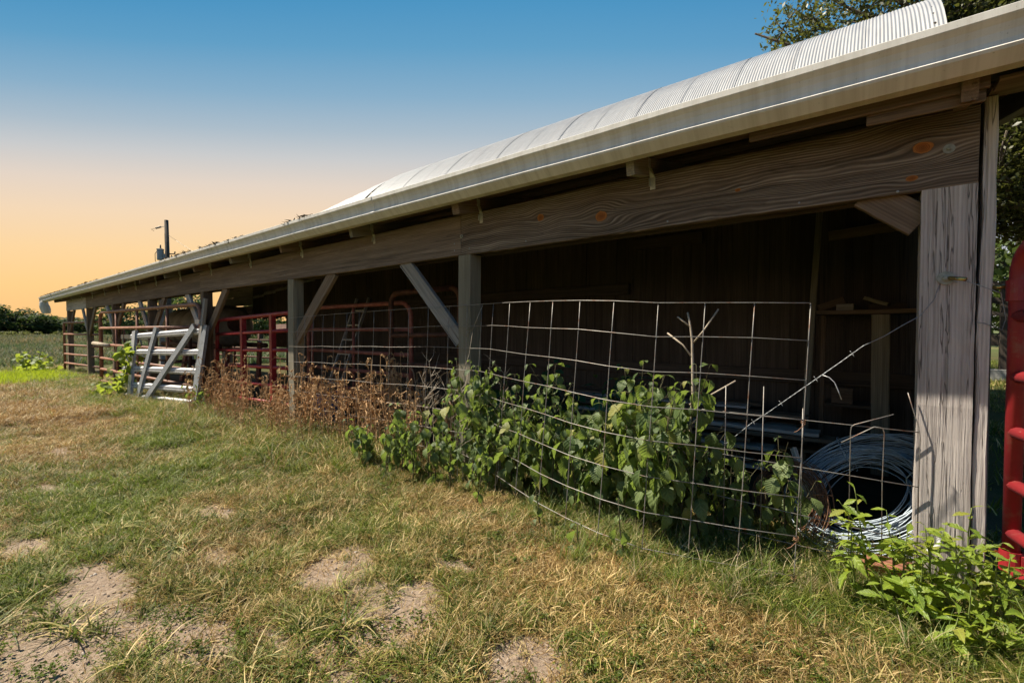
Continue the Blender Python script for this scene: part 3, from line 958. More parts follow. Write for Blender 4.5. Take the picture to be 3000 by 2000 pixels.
# ------------------------------------------------------------------ silver guard-rail panel leaning on the posts
A_, B_, D_ = Vector((-11.35, -.68, -.3)), Vector((-8.62, -.25, -.25)), Vector((-8.75, -.06, 1.03))
es = (B_ - A_).normalized()
et = D_ - B_
et = (et - es * et.dot(es)).normalized()
en = es.cross(et).normalized()
if en.y > 0:
    en = -en
SP = lambda s, t, o=0.0: A_ + es * s + et * t + en * o
slv = thing('guardrail_panel', A_, 'silver galvanised guard-rail corral panel leaning against the shed posts', 'corral panel')
wprof = [(0.055, 0.0), (0.050, 0.006), (0.030, 0.024), (0.012, 0.026), (0.004, 0.008), (-0.004, 0.008), (-0.012, 0.026), (-0.030, 0.024), (-0.050, 0.006), (-0.055, 0.0)]
def wrail(s0, t0, s1, t1):
    b = MB()
    nseg = 6
    for i in range(nseg + 1):
        f = i / nseg
        s, t = s0 + (s1 - s0) * f, t0 + (t1 - t0) * f
        for (dt, o) in wprof:
            b.v.append(tuple(SP(s, t + dt, o * 1.1)))
        for (dt, o) in wprof[::-1]:
            b.v.append(tuple(SP(s, t + dt, o * 1.1 - 0.003)))
    n = 2 * len(wprof)
    for i in range(nseg):
        for j in range(n):
            j2 = (j + 1) % n
            b.f.append((i * n + j, i * n + j2, (i + 1) * n + j2, (i + 1) * n + j))
    return b.build('rail', M['galv'], slv)
for (s0, t0, s1, t1) in [(0.20, 1.185, 2.80, 1.255), (0.14, 0.885, 2.80, 0.895), (0.10, 0.57, 2.80, 0.575), (0.05, 0.27, 2.80, 0.275), (0.02, 0.06, 2.80, 0.06)]:
    wrail(s0, t0, s1, t1)
def channel(name, a, b, w, mat, off=0.045):
    p0, p1 = SP(a[0], a[1], off), SP(b[0], b[1], off)
    m, L = frame(p0, p1, es)
    x = MB().box((0, 0.0, 0), (L, 0.012, w))
    x.box((0, -0.02, w / 2 - 0.004), (L, 0.04, 0.008))
    x.box((0, -0.02, -w / 2 + 0.004), (L, 0.04, 0.008))
    return link(name, x.mesh(name, mat), slv, m)
channel('upright', (0.63, -0.12), (0.37, 1.29), 0.12, M['galv'])
channel('upright', (0.90, -0.06), (1.19, 1.34), 0.11, M['galv_dull'])
channel('diagonal_brace', (1.12, -0.12), (2.52, 1.33), 0.12, M['galv_dull'], 0.062)
channel('upright', (2.84, 0.0), (2.83, 1.34), 0.15, M['galv_dull'])
channel('upright', (-0.05, 0.06), (0.16, 1.27), 0.08, M['galv_dull'], -0.05)
# grey board propped behind it
lb = plank('leaning_board', (-8.93, -0.16, g1(-8.93, -.16) - 0.02), (-8.60, -0.055, 1.52), 0.10, 0.05, M['pale_wood'], None, (1, 0, 0))
tag(lb, 'bleached board propped upright between the silver panel and the red gate', 'board')

# ------------------------------------------------------------------ welded wire panels
def pl_interp(pts, s):
    acc = 0
    for a, b in zip(pts[:-1], pts[1:]):
        a, b = Vector(a), Vector(b)
        l = (b - a).length
        if acc + l >= s:
            return a.lerp(b, (s - acc) / l)
        acc += l
    return Vector(pts[-1])
vtop = [(-5.80, -.035), (-5.59, -.04), (-5.41, -.045), (-5.21, -.05), (-4.98, -.05), (-4.75, -.05), (-4.50, -.05), (-4.26, -.05), (-4.01, -.045), (-3.74, -.04), (-3.47, -.03), (-3.21, -.02), (-2.94, -.015),
        (-2.72, -.012), (-2.52, -.05), (-2.35, -.10), (-2.12, -.18), (-1.87, -.27), (-1.62, -.36), (-1.38, -.43), (-1.14, -.47), (-.89, -.45), (-.67, -.38), (-.45, -.32), (-.22, -.25)]
ztop = [1.155, 1.16, 1.165, 1.17, 1.175, 1.18, 1.185, 1.19, 1.195, 1.20, 1.205, 1.21, 1.212, 1.213, 1.214, 1.212, 1.207, 1.20, 1.19, 1.18, 1.166, 1.146, 1.142, 1.137, 1.130]
drops = [0, 0.178, 0.365, 0.552, 0.73, 0.915, 1.095, 1.275]
def vpos(i, drop):
    x, y = vtop[i]
    lean = 0.10 * smooth(12.5, 17, i) * drop / 1.27 + (0.06 * drop / 1.27)
    sx = -0.035 * smooth(18, 24, i) * drop / 1.27
    dip = 0.004 * math.sin(i * 1.7 + drop * 4)
    return Vector((x + sx, y - lean + 0.003 * math.sin(i * 2.3 + drop * 7), ztop[i] - drop + dip * (drop > 0)))
pnl = thing('wire_mesh_fence', (-2.6, -0.1, -0.2), 'tall welded wire cattle panel stretched along the posts and bowed outward over the leafy weeds', 'wire panel')
WR = 0.0025
for d_ in drops:
    rod('wire', [vpos(i, d_) for i in range(25)], WR, M['wire'], pnl, 6)
for i in range(1, 25):
    rod('wire', [vpos(i, d_) + Vector((0, 0.005, 0)) for d_ in drops] + [vpos(i, 1.33 if i % 3 else 1.30)], WR, M['wire'], pnl, 6)
for (p) in [vpos(24, 0.552), vpos(24, 1.095), vpos(24, 1.275)]:
    cp = [p + Vector((0.01 * math.cos(k), 0.012 * math.sin(k) - 0.004, -0.004 * k * .3)) for k in range(0, 14)] + [p + Vector((-.02, -.02, -.05)), p + Vector((-.035, -.02, -.06))]
    rod('tie_wire', cp, 0.0018, M['rust_wire'], pnl, 5)
# short cut-off panel at the corner post
sp = thing('wire_mesh_fence', (-0.1, -0.1, -0.2), 'short cut-off piece of wire panel with bent ends beside the corner post', 'wire panel')
hl = lambda x: -0.02 - 0.20 * max(0, (0.195 - x)) / 1.0
for (xa, za, xb, zb) in [(-0.80, 0.56, 0.197, 0.523), (-0.80, 0.33, 0.197, 0.265), (-0.80, 0.10, 0.19, 0.004), (-0.62, -0.09, 0.18, -0.14)]:
    rod('wire', [(xa + (xb - xa) * k / 4, hl(xa + (xb - xa) * k / 4), za + (zb - za) * k / 4) for k in range(5)], WR, M['wire'], sp, 6)
for pts in [
    [(-0.615, hl(-.615), -0.2), (-0.609, hl(-.609), 0.697)], [(-0.44, hl(-.44), -0.2), (-0.431, hl(-.431), 0.702)], [(-0.262, hl(-.262), -0.2), (-0.258, hl(-.258), 0.60)],
    [(-0.062, -0.07, -0.2), (-0.061, -0.072, 0.50), (-0.058, -0.072, 0.525), (-0.045, -0.07, 0.537), (0.101, -0.045, 0.60)],
    [(0.068, -0.047, -0.2), (0.064, -0.047, 0.27), (0.068, -0.045, 0.51), (0.06, -0.048, 0.53), (0.03, -0.055, 0.533), (-0.097, -0.10, 0.446)],
    [(0.195, -0.022, -0.2), (0.198, -0.022, 0.50), (0.192, -0.021, 0.55), (0.168, -0.02, 0.64), (0.152, -0.02, 0.705)]]:
    rod('wire', pts, WR, M['wire'], sp, 6)

# barbed strand
BW = [(-0.622, -0.12, 0.361), (-0.495, -0.12, 0.493), (-0.414, -0.12, 0.562), (-0.18, -0.1, 0.775), (-0.109, -0.08, 0.839), (-0.017, -0.07, 0.925), (0.06, -0.06, 0.971), (0.121, -0.05, 1.019), (0.188, -0.02, 1.066), (0.234, -0.012, 1.136), (0.255, -0.012, 1.213)]
bwb = thing('barbed_wire', BW[0], 'loose barbed wire strand slanting up to the corner post', 'wire')
dense = []
for a, b in zip(BW[:-1], BW[1:]):
    k = max(3, int((Vector(b) - Vector(a)).length / 0.008))
    dense += [Vector(a).lerp(Vector(b), i / k) for i in range(k)]
for ph in (0, math.pi):
    rod('strand', [p + Vector((0.0022 * math.cos(i * .9 + ph), 0.0022 * math.sin(i * .9 + ph), 0.001 * math.cos(i * .9 + ph))) for i, p in enumerate(dense)], 0.0015, M['galv_dull'], bwb, 5)
for f in (0.16, 0.30, 0.47, 0.63):
    p = dense[int(f * len(dense))]
    for a_ in (0.6, 2.2, 3.8, 5.2):
        dv = Vector((math.cos(a_), 0.4 * math.sin(a_ * 2), math.sin(a_))) * 0.016
        rod('barb', [p - dv * 0.2, p + dv], 0.0013, M['galv'], bwb, 4)
rod('loose_end', [(-0.18, -0.1, 0.775), (-0.15, -0.105, 0.765), (-0.128, -0.1, 0.741), (-0.112, -0.1, 0.70), (-0.099, -0.1, 0.659)], 0.0022, M['galv'], bwb, 5)
rod('tie_wire', [(0.30, -0.06, 1.23), (0.36, -0.07, 1.20), (0.45, 0.0, 1.16), (0.47, 0.02, 1.05), (0.46, 0.03, 1.0), (0.40, -0.015, 1.03), (0.375, -0.005, 1.035)], 0.0018, M['galv_dull'], bwb, 5)
# ------------------------------------------------------------------ things stored in the near bay
def coil(name, c, rad, tilt, nwire, r, mat, label, spread, seed):
    root = thing(name, c, label, 'wire coil')
    rr = random.Random(seed)
    m = Matrix.Translation(Vector(c)) @ Euler(tilt).to_matrix().to_4x4()
    for k in range(nwire):
        rk = rad * (1 + rr.uniform(-spread, spread))
        h = rr.uniform(-spread, spread) * rad * 0.7
        ph = rr.uniform(0, 6.3)
        e = rr.uniform(-.06, .06)
        pts = []
        ox, oy = rr.uniform(-.13, .13) * rad, rr.uniform(-.13, .13) * rad
        for i in range(40):
            a = 2 * math.pi * i / 40
            q = rk * (1 + 0.035 * math.sin(2 * a + ph) + 0.015 * math.sin(5 * a + ph * 2))
            pts.append(m @ Vector((ox + q * math.cos(a), oy + q * math.sin(a) * (1 + e), h + 0.02 * math.sin(a + ph))))
        rod('wire_loop', pts, r, mat, root, 4, closed=True)
    for a in (0.6, 2.4, 4.6):
        ctr = m @ Vector((rad * math.cos(a), rad * math.sin(a), 0))
        tdir = (m.to_3x3() @ Vector((-math.sin(a), math.cos(a), 0))).normalized()
        u = tdir.orthogonal().normalized()
        v = tdir.cross(u)
        w = rad * spread * 1.15
        rod('tie', [ctr + u * (w * math.cos(b)) + v * (w * math.sin(b)) for b in np.linspace(0, 6.0, 14)], 0.003, mat, root, 5)
    return root
coil('wire_coil', (-0.01, 0.40, 0.08), 0.32, tuple(Vector((-0.42, -0.52, 0.74)).to_track_quat('Z', 'Y').to_euler()), 54, 0.0034, M['coil_wire'], 'large loose coil of blue-grey fence wire leaning behind the corner post', 0.30, 4)
coil('wire_coil', (-0.36, 0.32, -0.02), 0.19, (R(75), R(10), R(-35)), 46, 0.002, M['rust_wire'], 'small rusty roll of barbed wire on the ground beside the bigger coil', 0.28, 9)
o = plank('loose_board', (-0.16, 0.20, -0.22), (-0.36, 0.46, 0.26), 0.045, 0.02, M['grey_wood'], None)
tag(o, 'thin grey stick leaning between the rusty roll and the wire coil', 'stick')
# shelf unit against the end wall
shf = thing('shelf_frame', (0.0, 2.1, -0.2), 'rough timber shelf frame nailed in the dark corner of the shed', 'shelf')
plank('shelf_board', (-0.38, 2.16, 1.155), (0.42, 2.16, 1.155), 0.035, 0.34, M['brown_wood'], shf)
plank('shelf_board', (-0.30, 2.25, 1.86), (0.30, 2.25, 1.90), 0.09, 0.04, M['brown_wood'], shf)
plank('shelf_board', (-0.30, 2.2, 0.34), (0.12, 2.2, 0.34), 0.03, 0.3, M['dark_wood'], shf)
plank('upright', (0.09, 1.96, -0.25), (0.08, 1.96, 1.13), 0.12, 0.03, M['post_wood'], shf, (1, 0, 0))
plank('upright', (0.385, 1.85, -0.25), (0.385, 1.85, 2.3), 0.06, 0.05, M['post_wood'], shf, (1, 0, 0))
plank('upright', (-0.335, 2.2, -0.25), (-0.32, 2.2, 1.14), 0.035, 0.05, M['brown_wood'], shf, (1, 0, 0))
o = plank('leaning_pole', (-0.42, 1.55, -0.22), (-0.355, 2.15, 2.3), 0.05, 0.045, M['post_wood'], None, (1, 0, 0))
tag(o, 'long thin stud leaning upright beside the shelf frame', 'pole')
for (p0, p1_, w, t, mt) in [((-0.22, 2.1, 1.20), (-0.10, 2.08, 1.20), .055, .06, M['pale_wood']), ((-0.03, 2.16, 1.28), (0.13, 2.12, 1.215), .03, .05, M['post_wood']),
                            ((-0.36, 2.15, 1.20), (-0.18, 2.2, 1.27), .06, .05, M['brown_wood']), ((0.0, 2.2, 1.20), (0.25, 2.22, 1.20), .06, .09, M['dark_wood']), ((-0.25, 2.15, 0.42), (-0.1, 2.15, 0.42), .14, .13, M['brown_wood'])]:
    o = plank('wood_offcut', p0, p1_, w, t, mt)
    tag(o, 'short offcut of timber lying on the shelf frame', 'wood block', 'offcuts on the shelf frame')
pile = thing('lumber_pile', (-1.3, 1.7, -0.2), 'low pile of old boards on the ground under the dark back wall', 'lumber')
rr = random.Random(14)
for k in range(32):
    z = -0.15 + 0.055 * (k // 4) + 0.02
    y = 1.35 + 0.24 * (k % 4) + rr.uniform(-.04, .04)
    xa = -2.6 + rr.uniform(-.5, .3)
    plank('board', (xa, y, z), (xa + rr.uniform(1.7, 2.5), y + rr.uniform(-.08, .08), z + rr.uniform(0, .04)), 0.03, 0.18, M['brown_wood'] if k % 3 else M['grey_wood'], pile, (0, 0, 1))
# wooden ladder-like rack & blue barrel behind the dry weeds
br = thing('plastic_barrel', (-5.75, 0.48, -0.27), 'blue plastic barrel standing behind the wire panel in the dry weeds', 'barrel')
MB().lathe([(0.20, -0.27), (0.235, -0.25), (0.24, -0.05), (0.25, -0.03), (0.24, -0.01), (0.24, 0.10), (0.22, 0.13), (0.19, 0.135)], 24, 'Z', (-5.75, 0.48, 0)).build('body', M['blue_plastic'], br, True)
MB().lathe([(0.235, 0.128), (0.245, 0.13), (0.245, 0.145), (0.235, 0.147)], 24, 'Z', (-5.75, 0.48, 0), cap=False).build('rim', M['blue_plastic'], br, True)
ld = thing('step_ladder', (-7.9, 2.2, -0.2), 'aluminium ladder leaning on the dark back wall inside', 'ladder')
for dx in (-0.2, 0.2):
    plank('rail', (-8.25 + dx, 1.95, -0.25), (-7.75 + dx, 2.34, 1.62), 0.06, 0.025, M['galv'], ld, (0, 1, 0))
for k in range(6):
    f = 0.12 + k * 0.15
    c = Vector((-8.25, 1.95, -0.25)).lerp(Vector((-7.75, 2.34, 1.62)), f)
    plank('rung', c + Vector((-.2, 0, 0)), c + Vector((.2, 0, 0)), 0.03, 0.06, M['galv'], ld)

# ------------------------------------------------------------------ tank on red running gear in the open bays
tk = thing('storage_tank', (-14.4, 1.9, -0.3), 'weathered tan ribbed tank lying on its side in the open bay', 'tank')
pr = [(0.0, -2.0), (0.30, -1.98), (0.42, -1.9)]
for k in range(5):
    x0 = -1.8 + k * 0.76
    pr += [(0.44, x0), (0.50, x0 + 0.12), (0.525, x0 + 0.38), (0.50, x0 + 0.64), (0.45, x0 + 0.73)]
pr += [(0.42, 2.02), (0.34, 2.06), (0.0, 2.06)]
MB().lathe(pr, 32, 'X', (-14.3, 1.75, 1.10), cap=False).build('shell', M['tank'], tk, True)
MB().lathe([(0.18, 2.07), (0.18, 2.12), (0.0, 2.12)], 20, 'X', (-14.3, 1.75, 1.15), cap=False).build('cap', M['dark_rust'], tk)
fg = thing('implement_frame', (-13.6, 1.4, -0.35), 'red steel implement frame with slanted legs under the tan tank', 'farm implement')
for x in (-15.6, -14.2, -13.1, -12.2):
    m, L = frame((x - 0.12, 1.22, -0.36), (x + 0.14, 1.30, 0.72), (1, 0, 0))
    link('leg', MB().box((0, 0, 0), (L, 0.06, 0.20)).mesh('leg', M['faded_red']), fg, m)
    m, L = frame((x - 0.12, 2.3, -0.36), (x + 0.14, 2.25, 0.72), (1, 0, 0))
    link('leg', MB().box((0, 0, 0), (L, 0.06, 0.16)).mesh('leg', M['faded_red']), fg, m)
for y in (1.26, 2.28):
    rod('side_bar', [(-16.0, y, 0.62), (-11.8, y, 0.62)], 0.06, M['dark_rust'], fg, 8)
for x in (-15.6, -12.4):
    rod('cross_bar', [(x, 1.2, 0.10), (x, 2.4, 0.10)], 0.05, M['dark_rust'], fg, 8)
# old tractor in the dark opening, only its dark shape and red fender show
tr = thing('old_tractor', (-12.4, 3.6, -0.3), 'old tractor in the dark opening behind the red gate', 'tractor')
b = MB()
b.lathe([(0.30, -0.16), (0.62, -0.16), (0.68, -0.10), (0.68, 0.10), (0.62, 0.16), (0.30, 0.16)], 28, 'Y', (-12.3, 4.1, 0.36), cap=False)
b.build('rear_tyre', M['black_rubber'], tr)
MB().lathe([(0.0, -0.05), (0.31, -0.08), (0.31, 0.08), (0.0, 0.05)], 20, 'Y', (-12.3, 4.1, 0.36), cap=False).build('rear_rim', M['faded_red'], tr)
MB().lathe([(0.15, -0.1), (0.36, -0.1), (0.36, 0.1), (0.15, 0.1)], 20, 'Y', (-13.9, 4.1, 0.05), cap=False).build('front_tyre', M['black_rubber'], tr)
hb = MB()
hb.sweep_profile([(3.45, 0.5), (3.42, 1.0), (3.55, 1.18), (3.85, 1.18), (3.98, 1.0), (3.95, 0.5)], -14.1, -12.7, 4)
hb.build('hood', M['dark_rust'], tr)
ft = MB()
for i in range(11):
    a = R(10 + 15 * i)
    for (y, rr_) in ((3.95, 0.76), (4.3, 0.76), (4.3, 0.73), (3.95, 0.73)):
        ft.v.append((-12.3 + rr_ * math.cos(a), y, 0.36 + rr_ * math.sin(a)))
for i in range(10):
    for j in range(4):
        j2 = (j + 1) % 4
        ft.f.append((i * 4 + j, i * 4 + j2, (i + 1) * 4 + j2, (i + 1) * 4 + j))
ft.build('fender', M['red'], tr)

# ------------------------------------------------------------------ corral behind the far bays
def corral(name, a, b, z0, z1, nr, r, mat, label, cat='corral panel', posts=3):
    a, b = Vector(a), Vector(b)
    root = thing(name, (a.x, a.y, z0), label, cat)
    for k in range(nr):
        z = z0 + 0.12 + (z1 - z0 - 0.12) * k / (nr - 1)
        rod('rail', [(a.x, a.y, z), (b.x, b.y, z)], r, mat, root, 8)
    for k in range(posts):
        p = a.lerp(b, k / (posts - 1))
        rod('post', [(p.x, p.y, z0 - 0.15), (p.x, p.y, z1 + 0.04)], r * 1.5, mat, root, 8)
    return root
corral('pipe_fence', (-21.5, 4.4), (-15.5, 4.6), -0.42, 0.95, 5, 0.035, M['dark_rust'], 'dark rusty pipe fence out in the open behind the far bays', 'fence', 4)
fd = thing('hay_feeder', (-18.5, 1.6, -0.4), 'dull galvanised hay feeder with slanted bars inside the far bays', 'feeder')
for z in (0.78, 0.15, -0.18, -0.33):
    wv = MB()
    wv.box((-18.6, 1.2, z), (3.6, 0.03, 0.14 if z > 0.5 else 0.09))
    wv.build('side_rail', M['galv'], fd)
for k in range(4):
    x = -20.2 + k * 1.05
    plank('slanted_bar', (x, 1.22, 0.75), (x + 0.45, 1.25, -0.35), 0.07, 0.03, M['galv_dull'], fd, (1, 0, 0))
rod('end_hoop', [(-20.4, 1.2, -0.4), (-20.4, 1.2, 0.8)] + arc_pts((-20.15, 1.2, 0.85), 0.25, 180, 0, (1, 0, 0), (0, 0, 1), 8) + [(-19.9, 1.2, 0.5)], 0.03, M['rust_pipe'], fd, 8)
tr2 = thing('corral_fence', (-16.5, 0.9, -0.4), 'pair of rust-brown pipe rails standing inside behind the taller pipe gate', 'corral panel')
for z in (0.95, 0.55, 0.2, -0.1):
    rod('rail', [(-17.2, 0.8, z), (-12.4, 0.95, z + .02)], 0.028, M['dark_rust'], tr2, 8)
for x in (-17.2, -15.0, -12.4):
    rod('post', [(x, 0.85, -0.45), (x, 0.85, 1.0)], 0.04, M['dark_rust'], tr2, 8)
# ------------------------------------------------------------------ utility pole
up_ = thing('utility_pole', (-36.0, 6.75, -0.7), 'wooden utility pole with a grey transformer can beyond the far end of the shed', 'utility pole')
PXY = (-35.95, 6.75)
rod('pole', [(PXY[0] + 0.25, PXY[1], -1.2), (PXY[0], PXY[1], 3.5), (PXY[0] - 0.15, PXY[1], 8.15)], [0.17, 0.145, 0.115], plain('pole_wood', (0.075, 0.062, 0.052), 0.95, 0, 0.4, 4, 0.3), up_, 14)
tc = Vector((PXY[0] - 0.28, PXY[1] - 0.32, 5.9))
MB().lathe([(0.0, -0.36), (0.17, -0.36), (0.19, -0.32), (0.19, 0.30), (0.205, 0.31), (0.205, 0.35), (0.12, 0.38), (0.0, 0.38)], 20, 'Z', tc, cap=False).build('transformer', M['grey_steel'], up_, False)
rod('bushing', [tc + Vector((0.05, 0, 0.36)), tc + Vector((0.05, 0, 0.62))], [0.05, 0.035], M['porcelain'], up_, 8)
MB().box((PXY[0] - 0.1, PXY[1] - 0.15, 5.8), (0.08, 0.2, 0.3)).build('bracket', M['grey_steel'], up_)
rod('drop_wire', [tc + Vector((-.15, -.1, .3)), tc + Vector((-.32, -.2, .05)), tc + Vector((-.30, -.2, -.4)), tc + Vector((-.15, -.1, -.62)), tc + Vector((.1, .1, -.45))], 0.018, M['black_rubber'], up_, 6)
rt = Vector((0.79, 0.616, 0))
arm0 = Vector((PXY[0] - 0.12, PXY[1], 7.75))
rod('strain_insulator', [arm0 - rt * 0.1, arm0 - rt * 0.35 - Vector((0, 0, .03))], 0.02, M['grey_steel'], up_, 6)
ins = [arm0 - rt * (0.36 + 0.045 * i) - Vector((0, 0, .03 + .012 * i)) for i in range(9)]
rod('strain_insulator', ins, [0.07 if i % 2 else 0.03 for i in range(9)], M['porcelain'], up_, 8)
rod('conductor', [ins[-1], ins[-1] - rt * 0.3 - Vector((0, 0, .06)), ins[-1] - rt * 0.1 - Vector((0, 0, .18))], 0.014, M['black_rubber'], up_, 5)
rod('cutout_arm', [(PXY[0], PXY[1], 5.95), tuple(Vector((PXY[0], PXY[1], 5.95)) + rt * 0.45), tuple(Vector((PXY[0], PXY[1], 6.1)) + rt * 0.48)], 0.04, M['porcelain'], up_, 8)
rod('guy_wire', [(PXY[0], PXY[1], 7.2), (PXY[0] + 2.3, PXY[1] + 2.2, 5.0), (PXY[0] + 5, PXY[1] + 4.6, 2.4), (PXY[0] + 7.8, PXY[1] + 7.2, -0.5)], 0.008, M['grey_steel'], up_, 4)

# ------------------------------------------------------------------ trees
def leaf_mat(name, c0, c1, trans, tw=0.35, rough=0.55, sc=6.0, obj_var=True):
    nt = NT(name)
    co = nt.coord('Object')
    geo = nt.node('ShaderNodeNewGeometry')
    ri = geo.outputs['Random Per Island']
    n = nt.noise(co, sc, 3)
    f = nt.math('ADD', nt.math('MULTIPLY', ri, 0.55), nt.math('MULTIPLY', n, 0.45))
    if obj_var:
        f = nt.math('ADD', nt.math('MULTIPLY', f, 0.6), nt.math('MULTIPLY', nt.rand(), 0.4))
    c = nt.ramp(f, [(0.2, c0), (0.8, c1)])
    p = nt.node('ShaderNodeBsdfPrincipled', None, Base_Color=c, Roughness=rough)
    p.inputs['Specular IOR Level'].default_value = 0.35
    t = nt.node('ShaderNodeBsdfTranslucent', None, Color=nt.mix(nt.ramp(f, [(0.2, 0.0), (0.8, 0.5)]), trans, tuple(min(1, v * 1.5) for v in trans)))
    mx = nt.node('ShaderNodeMixShader', None, Fac=tw)
    nt.t.links.new(p.outputs[0], mx.inputs[1])
    nt.t.links.new(t.outputs[0], mx.inputs[2])
    nt.t.links.new(mx.outputs[0], nt.out.inputs[0])
    return nt.m
M['far_leaf'] = leaf_mat('far_tree_leaf', (0.020, 0.036, 0.012), (0.060, 0.088, 0.028), (0.10, 0.16, 0.03), 0.25, 0.7, 0.6)
M['mid_leaf'] = leaf_mat('mid_tree_leaf', (0.030, 0.052, 0.018), (0.095, 0.125, 0.040), (0.14, 0.2, 0.04), 0.3, 0.65, 0.8)
M['oak_leaf'] = leaf_mat('oak_leaf', (0.024, 0.036, 0.010), (0.115, 0.110, 0.030), (0.20, 0.22, 0.04), 0.3, 0.42, 1.5)
M['hedge_leaf'] = leaf_mat('hedge_leaf', (0.06, 0.075, 0.02), (0.17, 0.17, 0.05), (0.2, 0.22, 0.05), 0.3, 0.7, 0.6)

def leaf_cloud(centres, radii, n, size, seed, zsquash=0.85):
    rr = np.random.default_rng(seed)
    k = len(centres)
    w = np.array([r ** 2 for r in radii])
    w = w / w.sum()
    idx = rr.choice(k, n, p=w)
    d = rr.normal(0, 1, (n, 3))
    d /= np.linalg.norm(d, axis=1)[:, None]
    rad = np.array(radii)[idx] * (0.55 + 0.5 * rr.random(n) ** 0.6) * (1 + 0.18 * rr.normal(0, 1, n))
    p = np.array(centres)[idx] + d * rad[:, None] * np.array([1, 1, zsquash])
    nrm = d + rr.normal(0, 0.7, (n, 3))
    nrm /= np.linalg.norm(nrm, axis=1)[:, None]
    a = np.cross(nrm, rr.normal(0, 1, (n, 3)))
    a /= np.linalg.norm(a, axis=1)[:, None] + 1e-9
    b = np.cross(nrm, a)
    s = size * (0.6 + 0.8 * rr.random(n))[:, None]
    v = np.empty((n, 4, 3))
    v[:, 0] = p - a * s
    v[:, 1] = p - b * s * 0.45 + nrm * s * .12
    v[:, 2] = p + a * s
    v[:, 3] = p + b * s * 0.45 + nrm * s * .12
    return v.reshape(-1, 3)
def quad_mesh(name, v, mat):
    me = bpy.data.meshes.new(name)
    n = len(v) // 4
    me.vertices.add(n * 4)
    me.vertices.foreach_set('co', v.ravel())
    me.loops.add(n * 4)
    me.loops.foreach_set('vertex_index', np.arange(n * 4))
    me.polygons.add(n)
    me.polygons.foreach_set('loop_start', np.arange(0, n * 4, 4))
    me.update(calc_edges=True)
    me.materials.append(mat)
    return me
def tree_proto(seed, mat, h=8.0, spread=3.0, n=2600, lobes=16, leaf=0.26):
    rr = random.Random(seed)
    C, RR = [], []
    tb = MB()
    tb.tube([(0, 0, -0.5), (rr.uniform(-.1, .1), rr.uniform(-.1, .1), h * .3), (rr.uniform(-.3, .3), rr.uniform(-.3, .3), h * .75)], [0.22, 0.16, 0.05], 7)
    for k in range(lobes):
        f = k / lobes
        z = h * (0.22 + 0.66 * f) + rr.uniform(-.4, .4)
        prof = math.sin(math.pi * min(1, (z / h - 0.08) / 0.95)) ** 0.6
        a = k * 2.4 + rr.uniform(-.5, .5)
        r_ = spread * prof * rr.uniform(0.35, 0.9)
        C.append((r_ * math.cos(a), r_ * math.sin(a), z))
        RR.append(rr.uniform(0.75, 1.35) * spread * 0.32)
        tb.tube([(0, 0, z * 0.55), (r_ * .5 * math.cos(a), r_ * .5 * math.sin(a), z * .8), C[-1]], [0.07, 0.05, 0.02], 5)
    return tb.mesh('trunk', M['bark']), quad_mesh('crown', leaf_cloud(C, RR, n, leaf, seed), mat)
def put_tree(name, pr, loc, rot, sc, label, group, cat='tree'):
    root = link(name, None, None, Matrix.Translation(Vector(loc)) @ Matrix.Rotation(rot, 4, 'Z') @ Matrix.Diagonal(Vector((sc[0], sc[0], sc[1], 1))))
    tag(root, label, cat, group)
    for nm, me in (('trunk', pr[0]), ('crown', pr[1])):
        o = bpy.data.objects.new(nm, me)
        COL.objects.link(o)
        o.parent = root
    return root
far_p = [tree_proto(40 + k, M['far_leaf'], 8, 3.2, 2600) for k in range(4)]
mid_p = [tree_proto(60 + k, M['mid_leaf'], 6, 2.6, 3200, leaf=0.18) for k in range(3)]
bush_p = [tree_proto(80 + k, M['hedge_leaf'], 2.2, 1.6, 900, 8, 0.16) for k in range(3)]
rr = random.Random(77)
y = -60.0
k = 0
while y < 95:
    x = -172 + rr.uniform(-14, 14)
    big = 1.0
    hs = rr.uniform(0.42, 0.68)
    put_tree('broadleaf_tree', far_p[k % 4], (x, y, g1(x, y) - 0.2), rr.uniform(0, 6.3), (rr.uniform(1.2, 1.8), hs * 1.1), 'dark green tree in the tree line across the field', 'trees across the field')
    y += rr.uniform(3.6, 6.5)
    k += 1
# the taller clump at the field's edge
for (yy, xx, hs) in [(1, -160, .92), (5, -158, .98), (9.5, -160, .95), (13, -163, .8), (18, -160, .62), (22, -158, .66)]:
    put_tree('broadleaf_tree', far_p[k % 4], (xx, yy, g1(xx, yy) - 0.2), rr.uniform(0, 6.3), (1.75, hs), 'tall dark tree standing forward of the tree line across the field', 'tall trees at the field edge')
    k += 1
y = -30.0
while y < 60:
    x = -146 + rr.uniform(-4, 4)
    put_tree('bush', bush_p[k % 3], (x, y, g1(x, y) - 0.3), rr.uniform(0, 6.3), (rr.uniform(1.2, 1.8), rr.uniform(0.7, 1.1)), 'yellow-green bush in the hedgerow in front of the tree line', 'hedgerow bushes', 'bush')
    y += rr.uniform(2.6, 4.2)
    k += 1
for (x, y, s) in [(-75, 12, 1.0), (-72, 17.5, 1.1), (-78, 22.5, 0.95), (-70, 27, 1.05), (-66, 31.5, 0.8), (-68, 37, 0.75), (-62, 34, 0.7), (-80, 42, 1.1), (-60, 42, .8), (-70, 50, 1.0)]:
    put_tree('young_tree', mid_p[k % 3], (x, y, g1(x, y) - 0.2), rr.uniform(0, 6.3), (1.25 * s, 1.0 * s), 'leafy green tree seen through the open bays of the shed', 'trees beyond the open bays')
    k += 1

